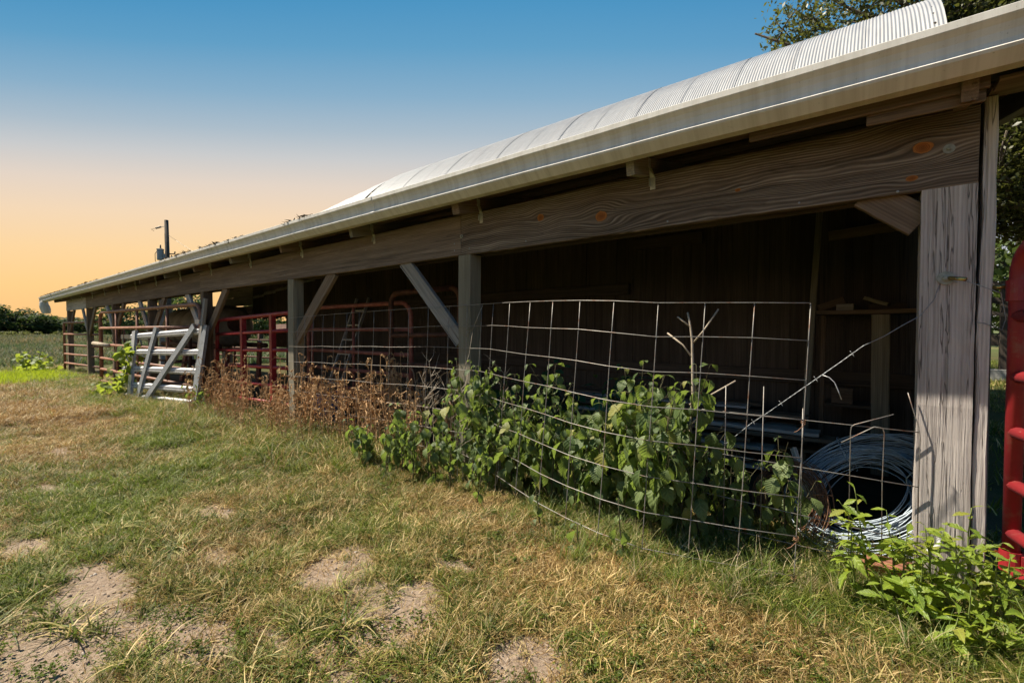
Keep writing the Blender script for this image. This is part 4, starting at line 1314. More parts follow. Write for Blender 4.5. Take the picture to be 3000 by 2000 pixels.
# oak beside the barn
def oak(loc, seed):
    rr = random.Random(seed)
    root = thing('oak_tree', loc, 'large spreading oak rising behind the barn roof', 'tree')
    base = Vector(loc)
    tb = MB()
    tips = []
    top = base + Vector((0.2, 0.1, 3.4))
    tb.tube([base - Vector((0, 0, .4)), base + Vector((0, 0, .3)), base + Vector((.1, 0, 1.8)), top], [0.62, 0.46, 0.38, 0.36], 14)
    def grow(p, d, L, r, depth):
        pts = [p]
        rs = [r]
        q = p
        dd = d.normalized()
        n = 5
        for i in range(n):
            dd = (dd + Vector((rr.uniform(-.28, .28), rr.uniform(-.28, .28), rr.uniform(-.2, .26)))).normalized()
            q = q + dd * (L / n)
            pts.append(q)
            rs.append(r * (1 - 0.12 * (i + 1)))
            if depth > 0 and i >= 1:
                for _ in range(1 if depth > 2 else 2):
                    side = Vector((rr.uniform(-1, 1), rr.uniform(-1, 1), rr.uniform(-.35, .75)))
                    grow(q, (dd * 0.55 + side.normalized() * 0.9), L * rr.uniform(0.42, 0.62), rs[-1] * 0.55, depth - 1)
            if depth <= 1 and i >= 1:
                tips.append(q.copy())
        tb.tube(pts, rs, 8 if depth > 1 else 5)
        if depth > 0:
            grow(q, dd, L * 0.55, rs[-1] * 0.8, depth - 1)
    for (ax, el, L, r) in [(190, 52, 4.6, .24), (208, 50, 4.7, .26), (218, 55, 4.7, .24), (198, 58, 4.8, .22), (212, 60, 4.8, .22), (204, 46, 4.6, .22), (240, 56, 4.4, .2), (228, 50, 4.4, .2), (205, 66, 5.0, .2), (222, 64, 4.8, .2), (232, 24, 4.6, .2), (140, 45, 4.6, .2), (275, 32, 4.4, .2), (320, 40, 4.2, .2), (30, 40, 4.4, .2), (90, 40, 4.4, .2), (190, 66, 4.8, .26), (10, 72, 5.2, .24), (250, 6, 3.6, .16), (215, 0, 3.4, .14)]:
        grow(top - Vector((0, 0, rr.uniform(0, .8))), Vector((math.cos(R(ax)) * math.cos(R(el)), math.sin(R(ax)) * math.cos(R(el)), math.sin(R(el)))), L, r, 2)
    for tg in [(-.9, 10.4, 8.9), (.4, 11.0, 9.3), (1.2, 11.8, 8.9), (-.2, 10.6, 8.35), (1.8, 12.2, 9.6), (.9, 11.2, 8.4), (-1.3, 9.9, 8.3), (2.6, 12.6, 9.5), (-.5, 10.4, 9.4), (1.5, 11.4, 9.3), (2.2, 12.0, 8.9), (.3, 10.8, 8.6), (-2.2, 9.2, 7.95)]:
        tg = Vector(tg)
        st_ = top + Vector((0, 0, rr.uniform(-.3, 1.6)))
        mid = st_.lerp(tg, .5) + Vector((rr.uniform(-.3, .3), rr.uniform(-.3, .3), rr.uniform(.1, .6)))
        tb.tube([st_, st_.lerp(mid, .55), mid, mid.lerp(tg, .6), tg], [.13, .11, .085, .05, .02], 7)
        for _ in range(9):
            p = mid.lerp(tg, rr.uniform(.55, 1.0))
            grow(p, Vector((rr.uniform(-1, 1), rr.uniform(-1, 1), rr.uniform(-.4, .8))), rr.uniform(.6, 1.1), .022, 0)
    tb.build('trunk', M['bark'], root, True)
    cen = np.array([tuple(t) for t in tips])
    rr2 = np.random.default_rng(seed)
    keep = rr2.random(len(cen)) < 0.9
    cen = cen[keep]
    per = max(12, int(230000 / len(cen)))
    v = leaf_cloud([tuple(c) for c in cen], [0.36 + 0.3 * rr2.random() for _ in cen], per * len(cen), 0.056, seed)
    o = link('crown', quad_mesh('crown', v, M['oak_leaf']), root)
    return root
oak((4.9, 14.2, -0.2), 6)
for (x, y, s, k2) in [(13, 36, 1.5, 0), (19, 34, 1.4, 1), (8, 44, 1.5, 2), (25, 40, 1.6, 0)]:
    put_tree('young_tree', mid_p[k2], (x, y, -0.3), x, (1.4 * s, 1.2 * s), 'leafy tree in the distance beyond the wooden deck', 'trees beyond the wooden deck')

# ------------------------------------------------------------------ wooden deck stair beyond the open gate
dk = thing('deck_stair', (2.6, 12.7, -0.2), 'dark timber deck stair with sloping handrails beyond the open gate', 'stairs')
for (x, y, z) in [(2.52, 12.7, 2.15), (2.12, 13.2, 1.85), (3.9, 12.7, 3.0), (3.6, 13.3, 2.8)]:
    plank('post', (x, y, 0.05), (x, y, z), 0.15, 0.14, M['dark_wood'], dk, (1, 0, 0))
for (dy, z) in [(0, 0.0), (0, -0.35), (0, -0.68), (0.5, 0.0), (0.5, -0.36)]:
    plank('handrail', (1.75, 12.64 + dy, 2.22 + z), (4.2, 12.64 + dy, 1.62 + z), 0.09, 0.04, M['dark_wood'], dk)
plank('deck_beam', (1.2, 13.2, 0.75), (4.4, 13.2, 0.75), 0.26, 0.06, M['dark_wood'], dk)
for k in range(8):
    plank('deck_board', (1.2, 13.3 + 0.15 * k, 0.9), (4.4, 13.3 + 0.15 * k, 0.9), 0.03, 0.14, M['dark_wood'], dk)
cb = MB().box((2.36, 12.55, -0.06), (0.42, 0.42, 0.28)).build('concrete_block', M['concrete'], None)
tag(cb, 'grey concrete footing block under the deck stair', 'block')
gbz = thing('plastic_drum', (1.98, 12.75, -0.2), 'green plastic drum standing beside the concrete footing block', 'drum')
MB().lathe([(0.25, -0.12), (0.29, -0.1), (0.3, 0.15), (0.31, 0.17), (0.3, 0.19), (0.3, 0.42), (0.31, 0.44), (0.29, 0.5), (0.2, 0.51)], 24, 'Z', (1.98, 12.75, 0.0)).build('body', M['green_plastic'], gbz, True)
bt = MB().lathe([(0.34, -0.22), (0.40, -0.2), (0.40, -0.10), (0.36, -0.09)], 24, 'Z', (1.98, 12.75, 0.0)).build('shallow_tub', M['blue_plastic'], None, True)
tag(bt, 'shallow blue tub under the green plastic drum', 'tub')
# ------------------------------------------------------------------ leafy weeds
def leaf_shader(name, c0, c1, trans, tw, rough=0.5, vein=(0.0, 0.0, 0.0)):
    nt = NT(name)
    co = nt.coord('Object')
    sep = nt.node('ShaderNodeSeparateXYZ', None, Vector=co)
    ay = nt.math('ABSOLUTE', sep.outputs[1])
    # side veins slanting from the midrib
    v = nt.math('SINE', nt.math('MULTIPLY', nt.math('SUBTRACT', sep.outputs[0], nt.math('MULTIPLY', ay, 0.9)), 56.0))
    mid = nt.ramp(ay, [(0.0, 1.0), (0.02, 0.0)])
    r = nt.rand()
    n = nt.noise(co, 4, 3)
    c = nt.ramp(nt.math('ADD', nt.math('MULTIPLY', r, 0.7), nt.math('MULTIPLY', n, 0.3)), [(0.15, c0), (0.85, c1)])
    c = nt.mix(nt.ramp(nt.node('ShaderNodeTexWhiteNoise', {'noise_dimensions': '1D'}, W=nt.math('MULTIPLY', r, 91.7)).outputs[0], [(0.86, 0.0), (0.93, 0.75)]), c, (0.26, 0.24, 0.05))
    c = nt.mix(nt.math('MULTIPLY', mid, 0.5), c, tuple(min(1, 1.8 * x) for x in c1))
    c = nt.mix(nt.ramp(nt.noise(co, 9, 3), [(0.66, 0.0), (0.74, 0.4)]), c, (0.16, 0.10, 0.035))
    nrm = nt.bump(nt.math('ADD', nt.math('MULTIPLY', v, 0.5), nt.math('MULTIPLY', mid, -1.0)), 0.22, 0.015)
    p = nt.node('ShaderNodeBsdfPrincipled', None, Base_Color=c, Roughness=rough, Normal=nrm)
    p.inputs['Specular IOR Level'].default_value = 0.4
    t = nt.node('ShaderNodeBsdfTranslucent', None, Color=nt.mix(nt.math('MULTIPLY', r, 0.6), trans, tuple(min(1, x * 1.4) for x in trans)), Normal=nrm)
    mx = nt.node('ShaderNodeMixShader', None, Fac=tw)
    nt.t.links.new(p.outputs[0], mx.inputs[1])
    nt.t.links.new(t.outputs[0], mx.inputs[2])
    nt.t.links.new(mx.outputs[0], nt.out.inputs[0])
    return nt.m
M['perilla'] = leaf_shader('drooping_weed_leaf', (0.050, 0.085, 0.028), (0.150, 0.195, 0.070), (0.26, 0.36, 0.06), 0.36)
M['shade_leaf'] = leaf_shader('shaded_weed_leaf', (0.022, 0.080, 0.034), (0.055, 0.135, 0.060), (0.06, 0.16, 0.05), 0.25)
M['bright_leaf'] = leaf_shader('bright_weed_leaf', (0.10, 0.165, 0.022), (0.235, 0.30, 0.038), (0.44, 0.52, 0.05), 0.40, 0.45)
M['vine_leaf'] = leaf_shader('vine_leaf', (0.060, 0.110, 0.018), (0.180, 0.240, 0.035), (0.38, 0.46, 0.05), 0.42)
M['weed_stem'] = plain('green_weed_stem', (0.085, 0.075, 0.03), 0.8, 0, 0.4, 10)
M['bright_stem'] = plain('pale_green_stem', (0.16, 0.20, 0.05), 0.7, 0, 0.3, 10)

def leaf_mesh(name, mat, width, droop, fold, seg=7, tooth=0.0, seed=0, peak=0.38, twist=0.0):
    rr = random.Random(seed)
    b = MB()
    rows = []
    x, z, ang = 0.0, 0.0, 0.0
    for i in range(seg + 1):
        f = i / seg
        w = width * 0.5 * (f / peak) ** 0.75 if f < peak else width * 0.5 * max(0.0, (1 - ((f - peak) / (1 - peak)) ** 1.7))
        if 0 < i < seg:
            w *= 1 + tooth * (1 if i % 2 else -1)
        ang = -droop * f
        if i:
            x += math.cos(ang) / seg
            z += math.sin(ang) / seg
        tw = twist * f
        rows.append((len(b.v), w > 1e-4))
        b.v.append((x, 0, z))
        if w > 1e-4:
            lift = fold * w
            b.v.append((x + rr.uniform(-.02, .02), w * math.cos(tw), z + lift + w * math.sin(tw) + rr.uniform(-.025, .025)))
            b.v.append((x + rr.uniform(-.02, .02), -w * math.cos(tw), z + lift - w * math.sin(tw) + rr.uniform(-.025, .025)))
    for (a, wa), (c, wc) in zip(rows[:-1], rows[1:]):
        if wa and wc:
            b.f += [(a, c, c + 1, a + 1), (a, a + 2, c + 2, c)]
        elif wc:
            b.f += [(a, c, c + 1), (a, c + 2, c)]
        elif wa:
            b.f += [(a, c, a + 1), (a, a + 2, c)]
    return b.mesh(name, mat, True)
PER = [leaf_mesh('leaf', M['perilla'], rr_, d, f, 9, 0.07, s) for s, (rr_, d, f) in enumerate([(0.66, 0.9, 0.30), (0.62, 1.3, 0.42), (0.70, 0.6, 0.22), (0.58, 1.6, 0.5), (0.64, 1.1, 0.15)])]
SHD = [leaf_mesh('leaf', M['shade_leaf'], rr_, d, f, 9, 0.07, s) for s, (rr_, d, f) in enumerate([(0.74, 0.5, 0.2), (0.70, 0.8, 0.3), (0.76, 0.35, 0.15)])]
BRI = [leaf_mesh('leaf', M['bright_leaf'], w, d, f, 11, 0.11, s, 0.45, t) for s, (w, d, f, t) in enumerate([(0.34, 0.9, 0.30, .3), (0.38, 0.6, 0.2, -.3), (0.30, 1.3, 0.35, .5), (0.42, 0.4, 0.25, 0)])]
VIN = [leaf_mesh('leaf', M['vine_leaf'], w, d, f, 8, 0.05, s) for s, (w, d, f) in enumerate([(0.85, 0.7, 0.2), (0.75, 1.0, 0.3), (0.9, 0.4, 0.1)])]

def put_leaf(meshes, root, p, az, pitch, roll, size, rr):
    m = Matrix.Translation(p) @ Matrix.Rotation(az, 4, 'Z') @ Matrix.Rotation(pitch, 4, 'Y') @ Matrix.Rotation(roll, 4, 'X') @ Matrix.Scale(size, 4)
    return link('leaf', rr.choice(meshes), root, m)

def perilla(x, y, h, seed, label, meshes=PER, group=None, lsize=0.095, nbr=3, stem=None, spread=1.0, wilt=0.75):
    rr = random.Random(seed)
    z0 = g1(x, y)
    root = thing('leafy_weed', (x, y, z0), label, 'weed', group)
    b = MB()
    lean = Vector((rr.uniform(-.10, .10), rr.uniform(-.12, .06), 1)).normalized()
    def shoot(p0, d, L, r, main):
        n = max(3, int(L / 0.075))
        pts, rs = [p0], [r]
        p = p0
        dd = d.copy()
        az = rr.uniform(0, 3.14)
        for i in range(n):
            dd = (dd + Vector((rr.uniform(-.09, .09), rr.uniform(-.09, .09), 0.05))).normalized()
            p = p + dd * (L / n)
            pts.append(p)
            rs.append(r * (1 - 0.75 * (i + 1) / n))
            f = (i + 1) / n
            if not main or f > 0.22:
                s = lsize * rr.choice([0.6, 0.8, 1.0, 1.0, 1.1]) * (0.62 + 0.55 * math.sin(math.pi * min(1.0, 0.22 + 0.72 * f))) * rr.uniform(0.75, 1.2)
                if i == n - 1:
                    s *= 0.62
                az += 1.57 + rr.uniform(-.35, .35)
                for sgn in (0, math.pi):
                    if rr.random() < (0.93 if main else 0.85):
                        a = az + sgn + rr.uniform(-.25, .25)
                        pt = wilt + rr.uniform(-.4, .5) - (0.55 if i == n - 1 else 0)
                        pet = Vector((math.cos(a), math.sin(a), 0.25)) * s * 0.28
                        put_leaf(meshes, root, p + pet, a, pt, rr.uniform(-.5, .5), s, rr)
                        b.tube([p, p + pet], [r * 0.35, r * 0.25], 3, cap=False)
            if main and nbr and 0.2 < f < 0.8 and rr.random() < 0.62:
                a = rr.uniform(0, 6.28)
                shoot(p, Vector((math.cos(a) * 0.75, math.sin(a) * 0.75, 0.8)).normalized(), L * (0.42 - 0.25 * f) * spread + 0.06, r * 0.6, False)
        b.tube(pts, rs, 5)
    shoot(Vector((x, y, z0 - 0.02)), lean, h, 0.006, True)
    b.build('stem', stem or M['weed_stem'], root, True)
    return root
LBL_A = 'low drooping green weed in the clump at the foot of the middle post'
LBL_B = 'drooping green weed in the thick clump behind the bowed wire panel'
LBL_C = 'tall pale drooping weed beside the cut sapling behind the wire panel'
LBL_D = 'small drooping weed near the cut end of the wire panel'
LBL_E = 'dark green broad-leaved weed growing inside the shaded bay'
LBL_F = 'small lone wilted weed on the sunny side of the wire panel'
rr = random.Random(31)
sd = 100
def clump(n, xa, xb, ya, yb, ha, hb, label, group, **kw):
    global sd
    for k in range(n):
        sd += 1
        x = xa + (xb - xa) * (k + rr.uniform(.15, .85)) / n
        perilla(x, rr.uniform(ya, yb), rr.uniform(ha, hb), sd, label, group=group, **kw)
clump(15, -3.55, -2.62, -0.55, -0.08, 0.36, 0.62, LBL_A, 'weeds at the middle post', lsize=0.10)
clump(7, -2.75, -2.1, -0.55, -0.28, 0.26, 0.46, LBL_A, 'weeds at the middle post', lsize=0.085)
clump(12, -2.62, -1.70, -0.28, 0.02, 0.70, 1.0, LBL_B, 'weeds behind the bowed panel', lsize=0.112)
clump(7, -2.35, -1.45, -0.36, -0.10, 0.42, 0.68, LBL_B, 'weeds behind the bowed panel', lsize=0.105)
clump(9, -1.75, -1.10, -0.40, -0.06, 0.55, 0.86, LBL_B, 'weeds behind the bowed panel', lsize=0.118)
clump(10, -1.28, -0.78, -0.38, -0.10, 0.82, 1.06, LBL_C, 'tall weeds beside the cut sapling', lsize=0.122)
clump(5, -0.95, -0.62, -0.30, -0.05, 0.45, 0.70, LBL_C, 'tall weeds beside the cut sapling', lsize=0.115)
clump(7, -0.72, -0.30, -0.20, 0.14, 0.36, 0.66, LBL_D, 'weeds at the cut end of the panel', lsize=0.112)
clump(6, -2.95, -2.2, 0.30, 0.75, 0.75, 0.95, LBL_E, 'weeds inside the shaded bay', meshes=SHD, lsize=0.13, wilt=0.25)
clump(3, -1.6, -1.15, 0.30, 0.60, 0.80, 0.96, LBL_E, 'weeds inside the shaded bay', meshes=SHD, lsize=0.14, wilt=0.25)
for (x, y, h) in [(-1.55, -0.60, 0.30), (-0.98, -0.66, 0.34), (-1.22, -0.72, 0.18), (-3.05, -0.62, 0.22)]:
    sd += 1
    perilla(x, y, h, sd, LBL_F, group='lone weeds outside the panel', lsize=0.085, nbr=0, wilt=1.0)

def bright_weed(x, y, h, seed, label, group, lean=(0, 0), ls=0.118):
    rr = random.Random(seed)
    z0 = g1(x, y)
    root = thing('sunlit_weed', (x, y, z0), label, 'weed', group)
    b = MB()
    def shoot(p0, d, L, r, depth):
        n = max(4, int(L / 0.026))
        pts, rs = [p0], [r]
        p, dd = p0, d.copy()
        az = rr.uniform(0, 6.3)
        for i in range(n):
            dd = (dd + Vector((rr.uniform(-.07, .07), rr.uniform(-.07, .07), 0.02))).normalized()
            p = p + dd * (L / n)
            pts.append(p)
            rs.append(r * (1 - .7 * (i + 1) / n))
            f = (i + 1) / n
            az += 2.4 + rr.uniform(-.3, .3)
            if f > (0.25 if depth else 0.05):
                s = ls * rr.uniform(.6, 1.2) * (1.0 - 0.55 * max(0, f - 0.55) / 0.45) * (1.0 if depth else 0.8)
                put_leaf(BRI, root, p, az, rr.uniform(-.75, .35), rr.uniform(-.6, .6), s, rr)
            if depth and 0.2 < f < 0.85 and rr.random() < 0.34:
                shoot(p, (dd * .7 + Vector((math.cos(az), math.sin(az), .25)) * .75).normalized(), L * .32, r * .55, 0)
        b.tube(pts, rs, 5)
    shoot(Vector((x, y, z0 - 0.02)), Vector((lean[0], lean[1], 1)).normalized(), h, 0.0055, 1)
    b.build('stem', M['bright_stem'], root, True)
    return root
LB1 = 'bright yellow-green weed with toothed leaves at the foot of the corner post'
for k, (x, y, h, lx, ly) in enumerate([(0.02, -0.30, 0.62, -.05, 0), (-0.02, -0.36, 0.44, -.15, -.1), (0.13, -0.33, 0.44, .05, -.1), (0.20, -0.27, 0.46, .1, 0), (0.28, -0.36, 0.40, .05, -.1), (0.33, -0.24, 0.56, .05, 0),
                                         (0.37, -0.34, 0.42, .25, -.05), (0.30, -0.45, 0.30, .2, -.25), (0.40, -0.40, 0.30, .4, -.1), (0.18, -0.44, 0.26, 0, -.3), (0.36, -0.28, 0.36, .4, 0.05), (0.08, -0.42, 0.26, -.1, -.3), (0.25, -0.52, 0.18, .1, -.3), (0.10, -0.28, 0.50, .05, 0), (0.24, -0.33, 0.50, 0, 0), (0.42, -0.30, 0.44, .15, 0), (0.15, -0.38, 0.36, .1, -.2), (0.33, -0.50, 0.22, .2, -.3), (0.44, -0.46, 0.22, .4, -.2)]):
    bright_weed(x, y, h * 0.86, 300 + k, LB1, 'sunlit weeds at the corner post', (lx, ly))

def vine(name, pts, n, seed, size, label, meshes=VIN, spread=0.12):
    rr = random.Random(seed)
    root = thing(name, pts[0], label, 'vine')
    pts = [Vector(p) for p in pts]
    rod('stem', pts, 0.005, M['weed_stem'], root, 5)
    for k in range(n):
        f = rr.random() * (len(pts) - 1)
        i = min(int(f), len(pts) - 2)
        p = pts[i].lerp(pts[i + 1], f - i) + Vector((rr.gauss(0, spread), rr.gauss(0, spread * .6), rr.gauss(0, spread * .6)))
        put_leaf(meshes, root, p, rr.uniform(0, 6.3), rr.uniform(-.2, 1.2), rr.uniform(-.7, .7), size * rr.uniform(.6, 1.3), rr)
    return root
vine('climbing_vine', [(-11.0, -.75, -.35), (-10.95, -.68, 0.0), (-11.05, -.60, 0.3), (-11.0, -.55, 0.62), (-11.1, -.5, .72)], 120, 5, 0.14, 'sunlit green vine climbing the end of the silver panel', spread=0.14)
vine('climbing_vine', [(-12.6, -.7, -.38), (-12.0, -.72, -.2), (-11.5, -.75, -.05), (-11.2, -.72, -.2)], 110, 6, 0.13, 'low tangle of green vine between the rusty gate and the silver panel', spread=0.2)
perilla(-8.30, -0.30, 0.52, 555, 'bushy green weed at the foot of the bleached board beside the red gate', lsize=0.12, group=None)
perilla(-8.18, -0.22, 0.40, 556, 'lower green weed just in front of the red gate corner', lsize=0.11, group=None)
for k, (x, y) in enumerate([(-22.0, -0.6), (-21.4, -0.5), (-21.8, -1.0), (-20.6, -0.75), (-22.6, -0.9)]):
    vine('leafy_weed', [(x, y, g1(x, y)), (x + .05, y, g1(x, y) + .3), (x, y, g1(x, y) + .62)], 44, 40 + k, 0.16, 'bright green weed at the far corner post of the shed', spread=0.2)['group'] = 'weeds at the far corner'

# ------------------------------------------------------------------ dead stalks
def dry_proto(seed, h, curly):
    rr = random.Random(seed)
    b, s = MB(), MB()
    nst = rr.choice([3, 4]) if curly else rr.choice([2, 3])
    for k in range(nst):
        a = rr.uniform(0, 6.28)
        d = Vector((math.cos(a) * .10, math.sin(a) * .10, 1)).normalized()
        p = Vector((rr.uniform(-.05, .05), rr.uniform(-.05, .05), -0.02))
        hh = h * rr.uniform(.6, 1.05)
        pts, rs = [p], [0.004]
        for i in range(7):
            d = (d + Vector((rr.uniform(-.08, .08), rr.uniform(-.08, .08), .05))).normalized()
            p = p + d * hh / 7
            pts.append(p)
            rs.append(0.004 * (1 - .1 * i))
            if i > 1:
                for _ in range(rr.choice([1, 2]) if curly else 2):
                    a2 = rr.uniform(0, 6.28)
                    L = rr.uniform(.03, .10) if curly else rr.uniform(.08, .26)
                    e = Vector((math.cos(a2), math.sin(a2), rr.uniform(.1, .7) if curly else rr.uniform(.5, 1.3))).normalized()
                    tw = [p]
                    q = p
                    for j in range(4):
                        q = q + e * L / 4
                        e = (e + Vector((rr.uniform(-.25, .25), rr.uniform(-.25, .25), -.55 if curly else rr.uniform(-.1, .2)))).normalized()
                        tw.append(q)
                    b.tube(tw, [.0022, .002, .0018, .0015, .001], 3, cap=False)
                    for j in range(3 if curly else 2):
                        q2 = tw[rr.randrange(1, 5)] + Vector((rr.uniform(-.01, .01), rr.uniform(-.01, .01), rr.uniform(-.01, .01)))
                        l = rr.uniform(.008, .022) if curly else rr.uniform(.004, .008)
                        m = Euler((rr.uniform(0, 6), rr.uniform(0, 6), rr.uniform(0, 6))).to_matrix()
                        s.add([q2 + m @ Vector(v) for v in [(-l, 0, 0), (0, -l * .35, .003), (l, 0, -.004), (0, l * .35, .003)]], [(0, 1, 2, 3)])
        b.tube(pts, rs, 4, cap=False)
    return b, s
def put_dry(proto, x, y, rz, sc, label, group, name='dry_weed'):
    root = link(name, proto[0], None, Matrix.Translation((x, y, g1(x, y))) @ Matrix.Rotation(rz, 4, 'Z') @ Matrix.Scale(sc, 4))
    tag(root, label, 'dead weed', group)
    c = bpy.data.objects.new('seed_head', proto[1])
    COL.objects.link(c)
    c.parent = root
    c['kind'] = 'stuff'
dryp = []
for k in range(6):
    b, s = dry_proto(700 + k, 0.62, True)
    dryp.append((b.mesh('dry_weed', M['dry_stem']), s.mesh('seed_head', M['seed'])))
palep = []
for k in range(4):
    b, s = dry_proto(800 + k, 0.85, False)
    palep.append((b.mesh('dry_weed', M['pale_stem']), s.mesh('seed_head', M['pale_stem'])))
rr = random.Random(64)
for k in range(56):
    x = rr.uniform(-8.3, -4.6)
    y = rr.uniform(-0.55, 0.0) - 0.05
    if x < -6.6 and rr.random() < 0.35:
        continue
    put_dry(dryp[k % 6], x, y, rr.uniform(0, 6.3), rr.uniform(.75, 1.5), 'reddish-brown dried weed in the mass in front of the red gate', 'dried weeds before the red gate')
for k in range(44):
    put_dry(dryp[k % 6], rr.uniform(-5.4, -3.1), rr.uniform(-0.28, 0.42), rr.uniform(0, 6.3), rr.uniform(.9, 1.6), 'tan dried weed standing along the straight stretch of wire panel', 'dried weeds along the wire panel')
for (x, y, s) in [(-3.45, .12, .95), (-3.2, .0, 1.0), (-3.05, -.12, 1.1), (-3.3, .3, .9), (-2.98, .1, 1.05), (-2.42, -.2, 1.1), (-2.5, -.3, .95), (-2.35, -.05, 1.0), (-3.6, .05, .8), (-2.15, -.28, .7)]:
    put_dry(palep[int(abs(x) * 100) % 4], x, y, rr.uniform(0, 6.3), s, 'pale bare branching dead stalk beside the middle post', 'pale dead stalks at the middle post')
# cut sapling
sap = thing('cut_sapling', (-0.844, -0.1, -0.2), 'pale leafless sapling with cut forked branches behind the wire panel', 'sapling')
rod('trunk', [(-0.85, -0.1, -0.25), (-0.844, -0.1, -0.087), (-0.842, -0.1, 0.078), (-0.824, -0.1, 0.367), (-0.807, -0.1, 0.632), (-0.814, -0.1, 0.934), (-0.825, -.1, 1.02), (-0.843, -0.1, 1.105)], [.011, .011, .011, .010, .009, .0075, .006, .0055], M['pale_stem'], sap, 7)
for pts in [[(-0.81, -0.1, 0.924), (-0.753, -0.1, 0.994), (-0.671, -0.1, 1.12)], [(-0.817, -0.1, 0.843), (-0.869, -0.1, 0.913), (-0.961, -0.1, 0.983)], [(-0.831, -0.1, 1.024), (-0.901, -0.1, 1.08)], [(-0.826, -0.1, 0.56), (-0.703, -0.1, 0.631), (-0.578, -0.1, 0.718)], [(-0.83, -.1, .25), (-.92, -.12, .33), (-1.0, -.13, .36)]]:
    rod('branch', pts, [.006, .0052, .0048][:len(pts)], M['pale_stem'], sap, 6)
o = rod('dead_tendril', [(-2.5, -.06, 1.2), (-2.56, -.07, 1.08), (-2.6, -.07, 1.0), (-2.66, -.06, 0.99), (-2.6, -.07, 1.0), (-2.62, -.09, .8), (-2.7, -.08, .65), (-2.72, -.1, .45)], .0025, M['pale_stem'], None, 5)
tag(o, 'thin dead vine tendril hanging over the wire at the middle post', 'tendril')
# pebbles / clods and a clay brick at the base of the post
ck = MB().box((0, 0, 0), (.2, .1, .065)).build('clay_brick', M['terracotta'], None)
ck.matrix_basis = Matrix.Translation((0.10, -0.06, g1(.1, -.06) + 0.06)) @ Euler((.2, .15, .4)).to_matrix().to_4x4()
tag(ck, 'reddish clay brick half hidden by weeds at the corner post', 'brick')
# ------------------------------------------------------------------ grass
def grass_mat(name, greens, drys, trans_g, trans_d, tw=0.3):
    nt = NT(name)
    tint = nt.node('ShaderNodeAttribute', {'attribute_name': 'tint', 'attribute_type': 'INSTANCER'}).outputs['Fac']
    shade = nt.node('ShaderNodeAttribute', {'attribute_name': 'shade', 'attribute_type': 'INSTANCER'}).outputs['Fac']
    bl = nt.node('ShaderNodeAttribute', {'attribute_name': 'blade'}).outputs['Fac']
    g = nt.ramp(bl, [(0.1, greens[0]), (0.9, greens[1])])
    d = nt.ramp(bl, [(0.1, drys[0]), (0.5, drys[1]), (0.95, drys[2])])
    f = nt.ramp(nt.math('ADD', tint, nt.math('MULTIPLY', nt.math('SUBTRACT', bl, 0.5), 0.7)), [(0.35, 0.0), (0.65, 1.0)])
    c = nt.mix(f, g, d)
    v = nt.math('ADD', 0.40, nt.math('MULTIPLY', shade, 1.10))
    c = nt.mix(1.0, c, nt.node('ShaderNodeCombineColor', None, Red=v, Green=v, Blue=v).outputs[0], 'MULTIPLY')
    p = nt.node('ShaderNodeBsdfPrincipled', None, Base_Color=c, Roughness=0.55)
    p.inputs['Specular IOR Level'].default_value = 0.3
    t = nt.node('ShaderNodeBsdfTranslucent', None, Color=nt.mix(f, trans_g, trans_d))
    mx = nt.node('ShaderNodeMixShader', None, Fac=tw)
    nt.t.links.new(p.outputs[0], mx.inputs[1])
    nt.t.links.new(t.outputs[0], mx.inputs[2])
    nt.t.links.new(mx.outputs[0], nt.out.inputs[0])
    return nt.m
G1 = grass_mat('turf_blades', ((0.058, 0.086, 0.008), (0.190, 0.215, 0.030)), ((0.17, 0.085, 0.022), (0.34, 0.205, 0.060), (0.62, 0.47, 0.22)), (0.20, 0.28, 0.04), (0.34, 0.21, 0.09))
G2 = grass_mat('lush_blades', ((0.060, 0.105, 0.018), (0.155, 0.205, 0.040)), ((0.24, 0.17, 0.07), (0.35, 0.26, 0.12), (0.52, 0.43, 0.26)), (0.32, 0.42, 0.05), (0.4, 0.3, 0.14), 0.35)
G3 = grass_mat('field_weed_blades', ((0.040, 0.066, 0.024), (0.105, 0.135, 0.055)), ((0.13, 0.095, 0.045), (0.20, 0.16, 0.08), (0.34, 0.29, 0.17)), (0.12, 0.18, 0.06), (0.3, 0.22, 0.1))
G4 = grass_mat('lime_blades', ((0.17, 0.25, 0.010), (0.33, 0.42, 0.020)), ((0.24, 0.27, 0.04), (0.32, 0.34, 0.06), (0.42, 0.42, 0.1)), (0.55, 0.66, 0.03), (0.5, 0.5, 0.1), 0.4)

